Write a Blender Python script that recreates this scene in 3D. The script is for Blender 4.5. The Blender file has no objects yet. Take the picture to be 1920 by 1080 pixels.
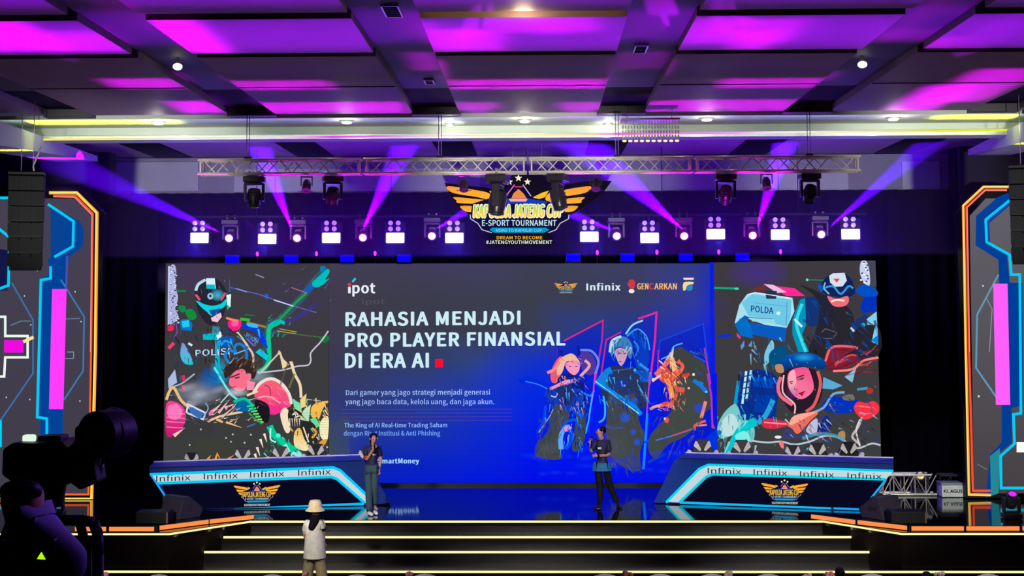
import bpy, bmesh, math, random
from mathutils import Vector, Matrix, Quaternion
random.seed(7)
PI = math.pi
C = bpy.context.scene.collection
SC = bpy.context.scene

# ------------------------------------------------------------------ camera
F = 2560.0; PX, PY = 960.0, 382.0; CZ = 4.98
_p = math.atan((573 - PY) / F); _yaw = math.atan((1010 - 960) * math.cos(_p) / F); _rho = math.radians(.2)
_f = Vector((-math.sin(_yaw) * math.cos(_p), math.cos(_yaw) * math.cos(_p), math.sin(_p)))
_r = Vector((math.cos(_yaw), math.sin(_yaw), 0)); _u = _r.cross(_f)
R_ = _r * math.cos(_rho) - _u * math.sin(_rho); U_ = _u * math.cos(_rho) + _r * math.sin(_rho)
CAM = Vector((0, 0, CZ))
cd = bpy.data.cameras.new('camera'); cam = bpy.data.objects.new('camera', cd); C.objects.link(cam)
cd.sensor_width = 36; cd.lens = 36 * F / 1920; cd.clip_start = .05; cd.clip_end = 200
cd.shift_x = 0; cd.shift_y = (PY - 540) / 1920
M3 = Matrix((R_, U_, -_f)).transposed()
cam.matrix_world = Matrix.Translation(CAM) @ M3.to_4x4()
SC.camera = cam

def ray(x, y): return _f + R_ * ((x - PX) / F) - U_ * ((y - PY) / F)
def atY(x, y, Y):
    d = ray(x, y); return CAM + d * (Y / d.y)
def atZ(x, y, Z):
    d = ray(x, y); return CAM + d * ((Z - CZ) / d.z)

# ------------------------------------------------------------------ world, exposure, lights
vs = SC.view_settings; vs.view_transform = 'Standard'; vs.look = 'None'; vs.exposure = 0; vs.gamma = 1
try: vs.use_curve_mapping = False
except Exception: pass
SC.cycles.use_denoising = True
SC.cycles.transparent_max_bounces = 40
SC.cycles.max_bounces = 6; SC.cycles.diffuse_bounces = 2; SC.cycles.glossy_bounces = 3
SC.cycles.volume_bounces = 0; SC.cycles.sample_clamp_indirect = 4
W = bpy.data.worlds.new('world'); SC.world = W; W.use_nodes = True
W.node_tree.nodes['Background'].inputs[0].default_value = (.25, .2, .4, 1)
W.node_tree.nodes['Background'].inputs[1].default_value = .03

def aim(o, p): o.rotation_euler = (Vector(p) - o.location).to_track_quat('-Z', 'Y').to_euler()
def spot(loc, to, col, w, deg, blend=.3, r=.05):
    l = bpy.data.lights.new('spot_light', 'SPOT'); l.color = col; l.energy = w; l.spot_size = math.radians(deg)
    l.spot_blend = blend; l.shadow_soft_size = r
    o = bpy.data.objects.new('spot_light', l); C.objects.link(o); o.location = loc; aim(o, to); return o
def point(loc, col, w, r=.05):
    l = bpy.data.lights.new('point_light', 'POINT'); l.color = col; l.energy = w; l.shadow_soft_size = r
    o = bpy.data.objects.new('point_light', l); C.objects.link(o); o.location = loc; return o
def area(loc, to, col, w, sx, sy, spread=180):
    l = bpy.data.lights.new('area_light', 'AREA'); l.shape = 'RECTANGLE'; l.size = sx; l.size_y = sy
    l.color = col; l.energy = w; l.spread = math.radians(spread)
    o = bpy.data.objects.new('area_light', l); C.objects.link(o); o.location = loc; aim(o, to); return o
MAG = (.62, .0, 1); PUR = (.32, .0, 1)
# front of house white on stage, truss and people
for x in (-7, 0, 7):
    spot((x, 8, 8.2), (x * .7, 28, 1.6), (1, .95, .9), 12000, 19, .7, .3)
    spot((x, 7, 4.2), (x * 1.1, 28, 7.3), (1, .98, .88), 9000, 17, .8, .2)
spot((-2.5, 10, 8.2), (-3.8, 23, 1.2), (1, .93, .85), 3500, 9, .5, .2)
spot((-7, 13, 8.2), (-5, 20, 1), (1, .93, .85), 1500, 60, .8, .3); spot((6, 13, 8.2), (5, 20, 1), (1, .93, .85), 1500, 60, .8, .3)  # added spots to brighten the front row of chairs
# streaks thrown forward under the truss by the beam heads
for x, px, py, w, dg in ((-4.6, 150, 60, 5000, 2.6), (-6, 60, 80, 5000, 3), (-3.4, 420, 60, 4000, 3.2), (-1.9, 900, 60, 3500, 2.6), (2.5, 1030, 60, 4000, 2.4), (3.6, 1250, 60, 3000, 2), (5, 1380, 60, 4000, 3), (6.5, 1850, 70, 4000, 3), (5.4, 1760, 60, 3000, 2)):
    spot((x, 29.4, 6.55), atZ(px, py, 8.5), (.55, 0, 1), w, dg, .6, .02)
spot((9, 10, 8), (8.6, 29.6, 1.3), (1, 1, .95), 9000, 9, .7, .2)  # added spot to brighten the white case and floor truss
# unseen strip light added to pale the face of the bulkhead beam
area((0, 24.95, 8.33), (0, 26.2, 8.22), (.82, 1, .9), 26, 20, .06, 150)
# unseen collimated area lights added in mid-air, facing up to colour the ceiling rows
def wash(px0, px1, y0, y1, col, w, z=3.0, spread=12):
    ym = (y0 + y1) / 2; a = atZ(px0, ym, 8.5); b = atZ(px1, ym, 8.5); c = atZ((px0 + px1) / 2, y0, 8.5).y; d = atZ((px0 + px1) / 2, y1, 8.5).y
    sx, sy = abs(b.x - a.x), abs(d - c); m = ((a.x + b.x) / 2, (c + d) / 2)
    l = area((m[0], m[1], z), (m[0], m[1] + .001, 8.5), col, w * sx * sy, sx, sy, spread); l.rotation_euler = (PI, 0, 0); return l
HOT = (.75, 0, 1); VIO = (.30, .0, .95)
wash(-300, 2200, 34, 92, VIO, 8)
wash(-300, 2200, -60, 5, VIO, 6)
for x0, x1, y0, y1, w in ((-100, 90, 38, 96, 12), (100, 215, 60, 96, 9), (310, 395, 30, 99, 15), (800, 940, 55, 94, 9), (930, 1120, 30, 60, 7), (1290, 1500, 36, 80, 6), (1380, 1450, 60, 92, 8), (1640, 1800, 70, 92, 4),
                          (205, 340, 148, 166, 9), (430, 620, 152, 168, 8), (840, 1140, 150, 166, 10), (1350, 1560, 148, 164, 8), (330, 410, 190, 212, 13), (480, 760, 192, 213, 10), (860, 930, 192, 213, 6), (1050, 1130, 192, 213, 7), (1215, 1490, 188, 210, 9),
                          (1700, 1790, 160, 208, 12), (1780, 1900, 130, 190, 9), (740, 820, 40, 84, 3), (770, 825, 112, 145, 8), (1180, 1250, 40, 84, 2.5), (1155, 1250, 112, 142, 4), (1710, 1740, 0, 90, 5), (200, 280, 0, 80, 2)):
    wash(x0, x1, y0, y1, HOT, w, 4.2, 7)
area((0, 19, 3), (0, 20, 8.5), (1, .5, .65), 42, 20, 6, 140).rotation_euler = (PI, 0, 0)  # added unseen fill, tints the whole ceiling dimly

# ------------------------------------------------------------------ materials
def lin(c):
    if isinstance(c, str): c = tuple(int(c[i:i + 2], 16) for i in (0, 2, 4))
    f = lambda v: v / 12.92 if v <= .04045 else ((v + .055) / 1.055) ** 2.4
    return tuple(f(v / 255) for v in c[:3])
_m = {}
def mat(name, col=(128,) * 3, rough=.5, metal=0, emit=0, var=.12, scale=6, bump=0, ior=1.5, coat=0, spec=None):
    if name in _m: return _m[name]
    m = bpy.data.materials.new(name); m.use_nodes = True; nt = m.node_tree; b = nt.nodes['Principled BSDF']
    c = lin(col)
    b.inputs['Roughness'].default_value = rough; b.inputs['Metallic'].default_value = metal
    b.inputs['IOR'].default_value = ior
    if spec is None: spec = .15 if rough >= .45 and max(col) < 60 else .5
    b.inputs['Specular IOR Level'].default_value = spec
    if coat: b.inputs['Coat Weight'].default_value = coat; b.inputs['Coat Roughness'].default_value = .05
    tc = nt.nodes.new('ShaderNodeTexCoord'); nz = nt.nodes.new('ShaderNodeTexNoise')
    nz.inputs['Scale'].default_value = scale; nt.links.new(tc.outputs['Object'], nz.inputs['Vector'])
    rp = nt.nodes.new('ShaderNodeValToRGB')
    rp.color_ramp.elements[0].position = .3; rp.color_ramp.elements[1].position = .7
    rp.color_ramp.elements[0].color = tuple(v * (1 - var) for v in c) + (1,)
    rp.color_ramp.elements[1].color = tuple(min(1, v * (1 + var)) for v in c) + (1,)
    nt.links.new(nz.outputs['Fac'], rp.inputs['Fac'])
    nt.links.new(rp.outputs['Color'], b.inputs['Base Color'])
    if emit:
        nt.links.new(rp.outputs['Color'], b.inputs['Emission Color']); b.inputs['Emission Strength'].default_value = emit
    if bump:
        bp = nt.nodes.new('ShaderNodeBump'); bp.inputs['Strength'].default_value = bump
        nt.links.new(nz.outputs['Fac'], bp.inputs['Height']); nt.links.new(bp.outputs['Normal'], b.inputs['Normal'])
    _m[name] = m; return m
def glow(name, col, s=1.0):
    """self-lit surface: LED, tube or lens"""
    if name in _m: return _m[name]
    m = bpy.data.materials.new(name); m.use_nodes = True; nt = m.node_tree; nt.nodes.clear()
    e = nt.nodes.new('ShaderNodeEmission'); o = nt.nodes.new('ShaderNodeOutputMaterial')
    e.inputs[0].default_value = lin(col) + (1,); e.inputs[1].default_value = s
    nt.links.new(e.outputs[0], o.inputs[0]); _m[name] = m; return m
def led_mat():
    if 'led' in _m: return _m['led']
    m = bpy.data.materials.new('led_picture'); m.use_nodes = True; nt = m.node_tree; nt.nodes.clear()
    a = nt.nodes.new('ShaderNodeAttribute'); a.attribute_name = 'Col'
    e = nt.nodes.new('ShaderNodeEmission'); t = nt.nodes.new('ShaderNodeBsdfTransparent')
    x = nt.nodes.new('ShaderNodeMixShader'); o = nt.nodes.new('ShaderNodeOutputMaterial')
    nt.links.new(a.outputs['Color'], e.inputs[0]); nt.links.new(a.outputs['Alpha'], x.inputs[0])
    nt.links.new(t.outputs[0], x.inputs[1]); nt.links.new(e.outputs[0], x.inputs[2]); nt.links.new(x.outputs[0], o.inputs[0])
    _m['led'] = m; return m

BLK = mat('black_paint', (14, 14, 16), .45); BLKG = mat('black_gloss', (10, 10, 12), .2)
DGREY = mat('dark_grey', (34, 34, 38), .5); GREY = mat('grey_metal', (120, 120, 125), .4, .6)
TRUSS = mat('truss_metal', (238, 232, 205), .4, .15)
ALU = mat('aluminium', (215, 212, 200), .32, .75)
WHITE = mat('white_cloth', (225, 222, 215), .8); NAVY = mat('navy_panel', (2, 42, 122), .5, spec=.2)
SKIN = mat('skin', (196, 140, 112), .5, scale=20); HAIR = mat('hair', (16, 13, 13), .5)
WARM = glow('warm_strip', (255, 244, 170), 1.15); ORG = glow('orange_bar', (255, 140, 70), 1.1)
CYN = glow('cyan_tube', (20, 200, 255), 1.1); LAMP = glow('lamp_white', (255, 252, 240), 3)

SZ = .88
# ------------------------------------------------------------------ mesh builder
class MB:
    def __init__(s): s.v = []; s.f = []; s.m = []; s.sm = []
    def add(s, v, f, mi=0, smooth=False):
        o = len(s.v); s.v += [tuple(p) for p in v]
        for q in f: s.f.append([i + o for i in q]); s.m.append(mi); s.sm.append(smooth)
        return s
    def box(s, c, d, mi=0, rot=None, taper=1):
        x, y, z = d[0] / 2, d[1] / 2, d[2] / 2; v = []
        for k in (-1, 1):
            t = taper if k > 0 else 1
            for a, b in ((-1, -1), (1, -1), (1, 1), (-1, 1)): v.append(Vector((a * x * t, b * y * t, k * z)))
        if rot: e = Matrix.Rotation(rot[2], 3, 'Z') @ Matrix.Rotation(rot[1], 3, 'Y') @ Matrix.Rotation(rot[0], 3, 'X'); v = [e @ p for p in v]
        v = [p + Vector(c) for p in v]
        return s.add(v, [(3, 2, 1, 0), (4, 5, 6, 7), (0, 1, 5, 4), (1, 2, 6, 5), (2, 3, 7, 6), (3, 0, 4, 7)], mi)
    def cyl(s, a, b, r, r2=None, n=12, mi=0, cap=True):
        a = Vector(a); b = Vector(b); r2 = r if r2 is None else r2; d = (b - a)
        q = d.to_track_quat('Z', 'Y'); v = []
        for p, rr in ((a, r), (b, r2)):
            for i in range(n):
                t = 2 * PI * i / n; v.append(p + q @ Vector((math.cos(t) * rr, math.sin(t) * rr, 0)))
        s.add(v, [(i, (i + 1) % n, n + (i + 1) % n, n + i) for i in range(n)], mi, True)
        if cap: s.add(v, [tuple(reversed(range(n))), tuple(range(n, 2 * n))], mi)
        return s
    def tube(s, pts, r, n=8, mi=0):
        for a, b in zip(pts, pts[1:]): s.cyl(a, b, r, None, n, mi)
        return s
    def lathe(s, prof, c=(0, 0, 0), n=20, mi=0, q=None):
        v = []
        for r, z in prof:
            for i in range(n):
                t = 2 * PI * i / n; p = Vector((math.cos(t) * r, math.sin(t) * r, z))
                if q: p = q @ p
                v.append(p + Vector(c))
        f = []
        for j in range(len(prof) - 1):
            for i in range(n): f.append((j * n + i, j * n + (i + 1) % n, (j + 1) * n + (i + 1) % n, (j + 1) * n + i))
        s.add(v, f, mi, True); L = len(prof) - 1
        s.add(v, [tuple(reversed(range(n))), tuple(range(L * n, L * n + n))], mi)
        return s
    def ball(s, c, r, mi=0, n=12, m=8):
        r = (r,) * 3 if not hasattr(r, '__len__') else r; v = []; f = []
        for j in range(m + 1):
            a = PI * j / m
            for i in range(n):
                t = 2 * PI * i / n
                v.append((c[0] + r[0] * math.sin(a) * math.cos(t), c[1] + r[1] * math.sin(a) * math.sin(t), c[2] - r[2] * math.cos(a)))
        for j in range(m):
            for i in range(n): f.append((j * n + i, j * n + (i + 1) % n, (j + 1) * n + (i + 1) % n, (j + 1) * n + i))
        return s.add(v, f, mi, True)
    def prism(s, poly, y0, y1, mi=0):
        """poly in (x,z), extruded along y"""
        a = sum(poly[i][0] * poly[(i + 1) % len(poly)][1] - poly[(i + 1) % len(poly)][0] * poly[i][1] for i in range(len(poly)))
        if a < 0: poly = poly[::-1]
        n = len(poly); v = [(x, y0, z) for x, z in poly] + [(x, y1, z) for x, z in poly]
        f = [tuple(range(n)), tuple(reversed(range(n, 2 * n)))] + [(n + i, n + (i + 1) % n, (i + 1) % n, i) for i in range(n)]
        return s.add(v, f, mi)
    def slab(s, poly, z0, z1, mi=0):
        n = len(poly); v = [(x, y, z0) for x, y in poly] + [(x, y, z1) for x, y in poly]
        return s.add(v, [tuple(reversed(range(n))), tuple(range(n, 2 * n))] + [(i, (i + 1) % n, n + (i + 1) % n, n + i) for i in range(n)], mi)
    def build(s, name, mats, parent=None, bevel=0, loc=None):
        me = bpy.data.meshes.new(name); me.from_pydata(s.v, [], s.f); me.validate()
        for m in (mats if isinstance(mats, (list, tuple)) else [mats]): me.materials.append(m)
        if len(me.polygons) == len(s.m):
            me.polygons.foreach_set('material_index', s.m); me.polygons.foreach_set('use_smooth', s.sm)
        bm = bmesh.new(); bm.from_mesh(me); bmesh.ops.remove_doubles(bm, verts=bm.verts, dist=1e-5)
        bmesh.ops.recalc_face_normals(bm, faces=bm.faces)
        for e in bm.edges:
            if len(e.link_faces) == 2 and e.calc_face_angle(0) > .6: e.smooth = False
        bm.to_mesh(me); bm.free()
        o = bpy.data.objects.new(name, me); C.objects.link(o)
        if loc is not None: o.location = loc
        if parent: o.parent = parent
        if bevel:
            b = o.modifiers.new('bevel', 'BEVEL'); b.width = bevel; b.segments = 2; b.limit_method = 'ANGLE'
        return o
def tag(o, label=None, cat=None, group=None, kind=None):
    if label: o['label'] = label
    if cat: o['category'] = cat
    if group: o['group'] = group
    if kind: o['kind'] = kind
    return o
def thing(name, label, cat, loc=(0, 0, 0), rz=0, group=None, rx=0):
    o = bpy.data.objects.new(name, None); C.objects.link(o); o.empty_display_size = .1
    o.location = loc; o.rotation_euler = (rx, 0, rz); return tag(o, label, cat, group)
def struct(o): o['kind'] = 'structure'; return o
def kids(o): return [c for c in bpy.data.objects if c.parent == o]
def dup(root, loc, label=None, rz=None, parent=None):
    r = root.copy(); C.objects.link(r)
    if parent is None:
        if loc is not None: r.location = loc
        if rz is not None: r.rotation_euler = (root.rotation_euler[0], root.rotation_euler[1], rz)
        if label: r['label'] = label
    else: r.parent = parent
    for c in kids(root): dup(c, None, parent=r)
    return r
ORD = ['leftmost', 'second from the left', 'third from the left', 'fourth from the left', 'fifth from the left', 'sixth from the left',
       'seventh from the left', 'eighth from the left', 'ninth from the left', 'tenth from the left']

# ------------------------------------------------------------------ pictures on self-lit screens
try:   # the sans serif that ships with Blender
    import os
    FONT = bpy.data.fonts.load(os.path.join(bpy.utils.system_resource('DATAFILES'), 'fonts', 'Noto Sans CJK Regular.woff2'))
except Exception: FONT = None
class Art:
    """coloured shapes on a vertical plane through P0 along direction d; coordinates in picture pixels"""
    def __init__(s, P0, d=(1, 0, 0), step=.00006, off=.004):
        s.P = Vector(P0); s.d = Vector(d).normalized(); s.n = Vector((s.d.y, -s.d.x, 0)); s.step = step; s.k = off
        s.v = []; s.f = []; s.c = []; s.t = (0, 0, 1, 1, 0)
    def T(s, ox=0, oy=0, kx=1, ky=None, sh=0): s.t = (ox, oy, kx, kx if ky is None else ky, sh); return s
    def pt(s, x, y):
        ox, oy, kx, ky, sh = s.t; X = ox + x * kx; Y = oy + y * ky + x * kx * sh
        r = ray(X, Y); t = (s.P - CAM).dot(s.n) / r.dot(s.n); q = CAM + r * t - s.P
        return (q.dot(s.d), max(q.z, SZ + .012))
    def raw(s, pts, faces, cols):
        o = len(s.v); s.k += s.step
        for a, b in pts: s.v.append((a, -s.k, b))
        for q in faces: s.f.append([i + o for i in q])
        s.c += cols
    def poly(s, pts, col, a=1, col2=None):
        c = lin(col); n = len(pts); cc = [c + (a,)] * n
        if col2:
            c2 = lin(col2); ys = [p[1] for p in pts]; y0, y1 = min(ys), max(ys)
            cc = [tuple(c[k] + (c2[k] - c[k]) * (p[1] - y0) / max(1e-6, y1 - y0) for k in range(3)) + (a,) for p in pts]
        s.raw([s.pt(*p) for p in pts], [list(range(n))], cc)
    def blob(s, pts, col, a=1, col2=None):
        n = len(pts); out = []
        for i in range(n):
            p0, p1, p2, p3 = (Vector(pts[(i + j) % n]) for j in (-1, 0, 1, 2))
            for t in (0, .25, .5, .75):
                out.append(tuple(.5 * ((2 * p1) + (p2 - p0) * t + (2 * p0 - 5 * p1 + 4 * p2 - p3) * t * t + (3 * p1 - p0 - 3 * p2 + p3) * t ** 3)))
        s.poly(out, col, a, col2)
    def line(s, pts, w, col, a=1, taper=False, smooth=False):
        if smooth and len(pts) > 2:
            P = [Vector(p) for p in pts]; out = []
            for i in range(len(P) - 1):
                p0 = P[max(0, i - 1)]; p1 = P[i]; p2 = P[i + 1]; p3 = P[min(len(P) - 1, i + 2)]
                for t in (0, .25, .5, .75):
                    out.append(.5 * ((2 * p1) + (p2 - p0) * t + (2 * p0 - 5 * p1 + 4 * p2 - p3) * t * t + (3 * p1 - p0 - 3 * p2 + p3) * t ** 3))
            pts = [tuple(q) for q in out] + [pts[-1]]
        n = len(pts); L = []; c = lin(col) + (a,); P = [Vector(p) for p in pts]
        for i in range(n):
            d1 = (P[i] - P[i - 1]).normalized() if i else (P[1] - P[0]).normalized()
            d2 = (P[i + 1] - P[i]).normalized() if i < n - 1 else d1
            m = d1 + d2
            m = m.normalized() if m.length > .1 else d1
            nn = Vector((-m.y, m.x)); k = 1 / max(.45, nn.dot(Vector((-d1.y, d1.x))))
            ww = w / 2 * k * ((1 - i / (n - 1)) * .85 + .15 if taper else 1)
            L.append(P[i] + nn * ww); L.append(P[i] - nn * ww)
        s.raw([s.pt(*q) for q in L], [(2 * i, 2 * i + 1, 2 * i + 3, 2 * i + 2) for i in range(n - 1)], [c] * len(L))
    def ell(s, x, y, rx, ry, col, a=1, n=20, rot=0):
        cs, sn = math.cos(rot), math.sin(rot)
        s.poly([(x + rx * math.cos(t) * cs - ry * math.sin(t) * sn, y + rx * math.cos(t) * sn + ry * math.sin(t) * cs) for t in (2 * PI * i / n for i in range(n))], col, a)
    def halo(s, x, y, rx, ry, col, a=.7, n=24, rot=0):
        c = lin(col); cs, sn = math.cos(rot), math.sin(rot); pts = [s.pt(x, y)]; cc = [c + (a,)]
        for k, al in ((.5, a * .55), (1, 0)):
            for i in range(n):
                t = 2 * PI * i / n; u, v = rx * k * math.cos(t), ry * k * math.sin(t)
                pts.append(s.pt(x + u * cs - v * sn, y + u * sn + v * cs)); cc.append(c + (al,))
        f = [(0, 1 + i, 1 + (i + 1) % n) for i in range(n)] + [(1 + i, 1 + n + i, 1 + n + (i + 1) % n, 1 + (i + 1) % n) for i in range(n)]
        s.raw(pts, f, cc)
    def shards(s, x0, y0, x1, y1, n, cols, L=40, w=10, ang=None, a=1):
        for i in range(n):
            x, y = random.uniform(x0, x1), random.uniform(y0, y1); t = random.uniform(0, PI) if ang is None else ang + random.uniform(-.5, .5); l = L * random.uniform(.4, 1.3)
            cl = lambda v: min(x1 + 14, max(x0 - 14, v)); s.line([(x, y), (cl(x + l * .5 * math.cos(t)), y + l * .5 * math.sin(t) + l * .08), (cl(x + l * math.cos(t)) + .01, y + l * math.sin(t) + .01)], w * random.uniform(.4, 1.2), random.choice(cols), a, True)
    def text(s, txt, TL, TR, BL, col, bold=0, grow=0, slant=0, col2=None, res=3):
        cu = bpy.data.curves.new('t', 'FONT'); cu.body = txt; cu.font = FONT or cu.font; cu.size = 1; cu.resolution_u = res; cu.shear = slant
        cu.space_character = 1 + bold * 1.2
        ob = bpy.data.objects.new('t', cu); C.objects.link(ob)
        dg = bpy.context.evaluated_depsgraph_get(); me = bpy.data.meshes.new_from_object(ob.evaluated_get(dg))
        C.objects.unlink(ob); bpy.data.objects.remove(ob)
        vs_ = [v.co.copy() for v in me.vertices]; x0 = min(v.x for v in vs_); x1 = max(v.x for v in vs_); y0 = min(v.y for v in vs_); y1 = max(v.y for v in vs_)
        TL, TR, BL = Vector(TL), Vector(TR), Vector(BL); ex, ey = TR - TL, BL - TL
        H = ey.length; w = bold * H * 1.15 + grow; ux, uy = ex.normalized(), ey.normalized()
        c = lin(col); c2 = lin(col2) if col2 else c; sh = [(0, 0)]
        if w: sh = [(math.cos(k * PI / 4), math.sin(k * PI / 4)) for k in range(8)] + [(0, 0)]
        TL = TL + ux * w * (grow == 0) + uy * w * .6 * (grow == 0); ex = ex - 2 * ux * w * (grow == 0); ey = ey - 2 * uy * w * .6 * (grow == 0)
        if H < 30 and w and s.t[2] > .5 and H < 16: sh = [(-1, 0), (1, 0)]
        for a_, b_ in sh:
            pts = []; cc = []
            for v in vs_:
                a = (v.x - x0) / (x1 - x0); b = (y1 - v.y) / (y1 - y0); q = TL + ex * a + ey * b + ux * w * a_ + uy * w * b_ * (.6 if grow == 0 else 1)
                pts.append(s.pt(q.x, q.y)); cc.append(tuple(c[k] + (c2[k] - c[k]) * b for k in range(3)) + (1,))
            s.raw(pts, [list(p.vertices) for p in me.polygons], cc)
        bpy.data.meshes.remove(me)
    def grid(s, xs, ys, table):
        pts = []; cc = []
        for j, y in enumerate(ys):
            for i, x in enumerate(xs): pts.append(s.pt(x, y)); cc.append(lin(table[j][i]) + (1,))
        n = len(xs); s.raw(pts, [(j * n + i, j * n + i + 1, (j + 1) * n + i + 1, (j + 1) * n + i) for j in range(len(ys) - 1) for i in range(n - 1)], cc)
    def flush(s, name, parent):
        """link what was drawn so far as one mesh"""
        me = bpy.data.meshes.new(name); me.from_pydata(s.v, [], s.f); me.materials.append(led_mat())
        at = me.color_attributes.new('Col', 'FLOAT_COLOR', 'POINT')
        at.data.foreach_set('color', [x for c in s.c for x in c])
        o = bpy.data.objects.new(name, me); C.objects.link(o); o.parent = parent
        s.v = []; s.f = []; s.c = []; return o
def rot_of(d): return math.atan2(d[1], d[0])
#PART2
# ------------------------------------------------------------------ room shell
SZ = .88; YS = 31.6; YB = 32.1; ZC = 8.5
m_floor = mat('hall_carpet', (30, 24, 26), .8, scale=3)
m_ceil = mat('ceiling_paint', (142, 116, 134), .65, var=.05, scale=1.5)
m_lane = mat('ceiling_lane_paint', (78, 74, 84), .6, var=.05, scale=1.5)
m_dark = mat('ceiling_void', (8, 7, 12), .9)
m_beam = mat('beam_paint', (205, 215, 205), .6, var=.04, scale=2)
m_wall = mat('upper_wall_paint', (135, 132, 150), .7, var=.06, scale=2)
m_wall2 = mat('upper_wall_panel', (175, 174, 190), .7, var=.05, scale=2)
m_side = mat('side_wall_paint', (46, 40, 56), .7, var=.08, scale=2)
struct(MB().box((0, 15, -.05), (44, 40, .1)).build('floor', m_floor))
struct(MB().box((0, YB + .7, 4.6), (40, .2, 9.4)).build('wall_back', m_wall))
struct(MB().box((-20.1, 15, 4.6), (.2, 40, 9.4)).build('wall_left', m_side))
struct(MB().box((20.1, 15, 4.6), (.2, 40, 9.4)).build('wall_right', m_side))
struct(MB().box((0, -4.9, 4.6), (40, .2, 9.4)).build('wall_front', m_side))
ceil = struct(MB().box((0, 15, 9.35), (40.4, 40, .1)).build('ceiling', m_dark))
# panels hang below the dark slab in rows, lanes run between them
xs = [(atZ(815, 100, ZC).x, atZ(1155, 100, ZC).x)]
xs += [(atZ(358, 100, ZC).x, atZ(703, 100, ZC).x), (atZ(1262, 100, ZC).x, atZ(1613, 100, ZC).x)]
pitch = (xs[2][0] + xs[2][1] - xs[1][0] - xs[1][1]) / 4; cx = (xs[0][0] + xs[0][1]) / 2; hw = (xs[0][1] - xs[0][0]) / 2
rows = [(10.2, 13.4), (13.75, 16.15), (16.5, 18.75), (19.05, 24.8)]
for k in range(-4, 5):
    for i, (a, b) in enumerate(rows):
        o = MB().box((cx + k * pitch, (a + b) / 2, ZC + .09), (2 * hw, b - a, .18)).build('ceiling_panel', m_ceil, ceil)
    for k2, y in ((k, 19.05),):
        MB().box((cx + k * pitch, 21.7, ZC - .004), (2 * hw - .02, .03, .01)).build('panel_seam', m_dark, ceil)
for k in range(-4, 4):
    x = cx + (k + .5) * pitch; w = pitch - 2 * hw
    MB().box((x, 16.3, ZC + .16), (w + .04, 12.6, .1)).build('ceiling_lane', m_lane, ceil)
    MB().box((x, 24.85, ZC + .03), (w + .04, .35, .14)).build('lane_end', m_lane, ceil)
    MB().box((x, 23.7, ZC + .14), (w + .02, 2.15, .04)).build('lane_shade_panel', mat('recess_shade', (30, 12, 52), .8), ceil)  # dark sheet standing in for the shade inside the open lane end
# front bulkhead: flat underside with downlights, then the pale beam
def band(px_top, px_bot, y0, y1):
    pass
b = MB().box((0, 25.6, ZC + .2), (23.4, 1.3, .5))
trim1 = struct(b.build('trim_1', m_beam))
zb = atY(1010, 258, 26.2).z; zt = ZC - .06
b = MB().box((0, 26.45, (zb + ZC + .5) / 2), (21.0, .5, ZC + .5 - zb)); b.box((0, 26.16, zb + .02), (21.2, .1, .05))
trim2 = struct(b.build('trim_2', m_beam))
t = thing('lit_beam_edge', 'glowing colour changing strip along the bottom edge of the pale beam', 'light strip', (0, 26.1, 0))  # lit edge moulding; the light falling on it is put in as emission
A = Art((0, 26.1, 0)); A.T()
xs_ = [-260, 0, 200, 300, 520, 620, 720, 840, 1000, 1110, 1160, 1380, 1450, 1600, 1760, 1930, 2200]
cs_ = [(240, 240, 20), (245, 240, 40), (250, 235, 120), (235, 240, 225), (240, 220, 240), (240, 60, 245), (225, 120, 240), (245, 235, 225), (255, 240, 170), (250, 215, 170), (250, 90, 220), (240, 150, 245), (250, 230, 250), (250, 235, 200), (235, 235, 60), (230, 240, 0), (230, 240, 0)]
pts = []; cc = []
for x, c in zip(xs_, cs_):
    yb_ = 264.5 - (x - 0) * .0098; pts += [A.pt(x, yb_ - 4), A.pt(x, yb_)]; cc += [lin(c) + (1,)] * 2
A.raw(pts, [(2 * i, 2 * i + 2, 2 * i + 3, 2 * i + 1) for i in range(len(xs_) - 1)], cc); A.flush('painted_edge_light', t)
MB().box((0, .02, zb + .03), (21.2, .03, .08)).build('edge_moulding', ALU, t)
# ceiling past the beam
b = MB().box((0, 29.6, ZC + .12), (24, 5.9, .2))
c2 = struct(b.build('ceiling', m_ceil))
for k in range(-3, 3):
    x = cx + (k + .5) * pitch
    MB().box((x, 29.5, ZC + .01), (pitch - 2 * hw, 5.0, .03)).build('ceiling_lane', m_dark, c2)
# upper back wall bulkhead in front of the drape: grey with paler panels
zg = atY(980, 360, YB).z; xl = atY(208, 330, YB).x; xr = atY(1790, 330, YB).x
b = MB().box(((xl + xr) / 2, YB + .3, (zg + ZC) / 2), (xr - xl, .6, ZC - zg)).build('trim_3', m_wall); struct(b)
for (x0, x1, y0, y1) in ((212, 372, 305, 358), (440, 900, 318, 358), (1115, 1590, 318, 356), (1690, 1762, 303, 355)):
    p, q = atY(x0, y0, YB), atY(x1, y1, YB)
    MB().box(((p.x + q.x) / 2, YB - .02, (p.z + q.z) / 2), (q.x - p.x, .04, p.z - q.z)).build('wall_panel', m_wall2, b)
# dark columns at both ends of it and side bulkheads beyond
for n, (x0, x1) in enumerate(((164, 206), (1790, 1806))):
    p, q = atY(x0, 330, 31), atY(x1, 330, 31)
    struct(MB().box(((p.x + q.x) / 2, 31.2, 4.3), (abs(q.x - p.x), .5, 8.6)).build('trim_%d' % (n + 4), mat('column_paint', (26, 18, 34), .7)))
for n, (x0, x1) in enumerate(((-330, 165), (1804, 2300))):
    p, q = atY(x0, 330, 30.6), atY(x1, 330, 30.6)
    struct(MB().box(((p.x + q.x) / 2, 30.9, 4.3), (abs(q.x - p.x), .4, 8.6)).build('trim_%d' % (n + 6), m_side))
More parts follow.
